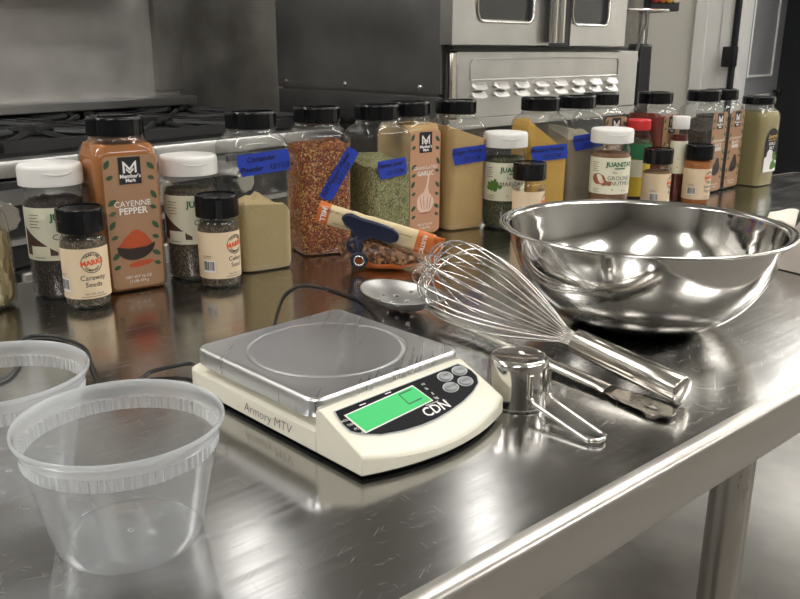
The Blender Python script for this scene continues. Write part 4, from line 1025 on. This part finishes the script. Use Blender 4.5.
for i in range(6):
    for j_ in range(2):
        cx2 = RW0 + .175 + i * .340; cy2 = .22 + j_ * .345; g_ = MB()
        for e in (-.15, .15): g_.box((cx2 + e, cy2, zt + .018), (.016, .34, .022))
        for e in (-.16, .16): g_.box((cx2, cy2 + e, zt + .018), (.30, .016, .022))
        for a in range(8):
            t_ = a * pi / 4; p0, p1 = .05, (.15 if a % 2 == 0 else .20)
            g_.tube([(cx2 + p0 * cos(t_), cy2 + p0 * sin(t_), zt + .030), (cx2 + p1 * cos(t_), cy2 + p1 * sin(t_), zt + .022)], .008, 6)
        gr = obj('grate', g_, 'iron', rng, smooth=30)
        bu = MB().lathe([(.055, 0), (.05, .012), (.028, .016), (.0, .017)], 24, (cx2, cy2, zt + .0)); obj('burner', bu, 'iron', gr)
# backsplash with ledge and high shelf
obj('backsplash', MB().box((xc, RD - .02, zt + .40), (xw, .03, .80)), 'splash', rng, bevel=.004)
obj('backsplash_return', MB().box((RW1 - .05, RD - .045, zt + .44), (.10, .03, .72)), 'dull', rng, bevel=.003)
obj('backsplash_ledge', MB().box((xc, RD - .075, zt + .050), (xw + .004, .09, .030)), 'steel', rng, bevel=.004)
obj('high_shelf', MB().box((xc - .10, RD - .20, zt + .43), (xw - .18, .36, .03)), 'dull', rng, bevel=.004)

# ================================================================== CONVECTION OVEN
OY = R(44.8); ov = thing('convection_oven', 'stainless convection oven with louvred panel and two glass doors on dark legs', 'oven', (.12, 2.37, FLOOR), OY)
z_ = lambda z: z - FLOOR
def ob(x0, x1, y0, y1, z0, z1): return MB().box(((x0 + x1) / 2, (y0 + y1) / 2, (z_(z0) + z_(z1)) / 2), (x1 - x0, y1 - y0, z1 - z0))
ovb = ob(.005, 1.015, .012, .74, .10, .2735); q_ = ob(.005, .838, .012, .74, .2735, .98); ovb.add(q_.v, q_.f); obj('oven_body', ovb, 'ovside', ov)
obj('side_panel', ob(-.012, .008, .004, .745, .155, .98), 'ovside', ov, bevel=.002)
obj('lower_side_panel', ob(-.010, .008, .008, .745, .07, .148), 'ovside', ov, bevel=.002)
for y in (.081, .40, .695): obj('bolt', MB().lathe([(.008, 0), (.008, .004), (.005, .006), (0, .0065)], 16).xf(Matrix.Translation((-.012, y, z_(.172))) @ Matrix.Rotation(-pi / 2, 4, 'Y')), 'chrome', ov)
obj('front_frame', ob(.0, .012, -.004, .02, .07, .98), 'black', ov)
obj('corner_bead', ob(.014, .040, -.012, .012, .09, .272), 'satin', ov, bevel=.006)
lp = obj('louver_panel', ob(.042, 1.008, -.008, .012, .085, .272), 'steel', ov, bevel=.003)
fr_ = MB()
pts = [(x, -.009, z_(z)) for x, z in ((.10, .192), (.10, .236), (.106, .246), (.118, .250), (.86, .250), (.872, .246), (.878, .236), (.878, .192), (.10, .192))]
fr_.tube(pts, .0028, 8); obj('pressed_bead', fr_, 'steel', lp, smooth=60)
for i in range(8):
    for j_ in range(2):
        x = .137 + i * .1005; z = .176 - j_ * .0235; n = 10
        def lou(u, v):
            e = sin(pi * u) ** .16 if 0 < u < 1 else 0
            return (x - .033 + .066 * u, -.0085 - .017 * e * (1 - v) ** .8, z_(z) + (.0102 * e) * (2 * v - 1))
        obj('louver', wmesh(lou, 14, 8), 'splash', lp, smooth=60)
obj('base_rail', ob(.02, 1.02, -.004, .03, .055, .085), 'steel', ov, bevel=.002)
def odoor(x0, x1, wx0, wx1, nm):
    m_ = MB(); zb, zt2, wz = .288, .96, .355
    for a in ((x0, wx0, zb, zt2), (wx1, x1, zb, zt2), (wx0, wx1, zb, wz), (wx0, wx1, .86, zt2)):
        b_ = ob(a[0], a[1], -.052, -.008, a[2], a[3]); m_.add(b_.v, b_.f)
    d_ = obj('oven_door', m_, 'steel', ov, bevel=.0)
    obj('window_pane', ob(wx0 - .004, wx1 + .004, -.040, -.030, wz - .004, .864), 'window', d_)
    t_ = MB(); e = .006
    t_.tube([(wx0 - e, -.053, z_(.80)), (wx0 - e, -.053, z_(wz + .02)), (wx0 + .004, -.053, z_(wz)), (wx0 + .02, -.053, z_(wz - e)), (wx1 - .02, -.053, z_(wz - e)), (wx1 - .004, -.053, z_(wz)), (wx1 + e, -.053, z_(wz + .02)), (wx1 + e, -.053, z_(.80))], .0042, 8)
    obj('window_trim', t_, 'chrome', d_, smooth=60)
    return d_
d1 = odoor(-.03, .405, .075, .318, 'l'); d2 = odoor(.515, .835, .525, .722, 'r')
for x, r_ in ((.392, .012), (.422, .017)):
    h_ = MB().tube([(x, -.075, z_(.295)), (x, -.075, z_(.90))], r_, 16)
    obj('door_handle', h_, 'chrome', d1, smooth=60)
obj('hinge_gap', ob(.405, .515, -.050, -.006, .285, .96), 'black', ov)
obj('door_sill', ob(.0, .90, -.030, .0, .274, .284), 'black', ov)
for x in (.06, .96):
    for y in (.06, .68): obj('leg', ob(x - .025, x + .025, y - .025, y + .025, FLOOR, .06), 'black', ov)
obj('lower_cabinet', ob(.02, 1.0, .03, .72, -.80, .05), 'black', ov)

# ================================================================== rack stand and dark bin beyond the oven
q0 = Vector((1.022, 3.72))
st = thing('tool_stand', 'chrome post with black tray of tools beyond the oven', 'stand', (q0.x, q0.y, FLOOR), R(20))
obj('post', MB().tube([(0, 0, .02), (0, 0, 1.34)], .017, 14), 'chrome', st, smooth=60)
obj('foot_plate', MB().lathe([(.16, 0), (.16, .012), (.03, .02)], 32, cap0=True, cap1=True), 'black', st)
obj('black_box', MB().box((.0, .0, .89), (.075, .11, .62), taper=.85), 'black', st, bevel=.01)
m_ = MB()
for z in (1.335,):
    m_.tube([(-.11, -.06, z), (.08, -.06, z), (.08, .08, z), (-.11, .08, z)], .008, 8, closed=True)
obj('wire_rack', m_, 'chrome', st, smooth=60)
obj('black_tray', MB().box((.075, -.02, 1.375), (.15, .05, .085)), 'black', st, bevel=.006)
for k, mt in enumerate(('redcap', 'orange', 'yellow', 'whitecap')):
    obj('coloured_knob', MB().lathe([(.018, 0), (.02, .01), (.012, .02), (0, .022)], 20).xf(Matrix.Translation((.022 + k * .034, -.045, 1.385)) @ Matrix.Rotation(pi / 2, 4, 'X')), mt, st)
hk = MB().tube([(-.035, -.07, 1.33), (-.032, -.075, 1.28), (-.055, -.075, 1.23), (-.07, -.075, 1.16), (-.06, -.075, 1.13)], .009, 8, flat=.5)
obj('hanging_hook', hk, 'dull', st, smooth=60)
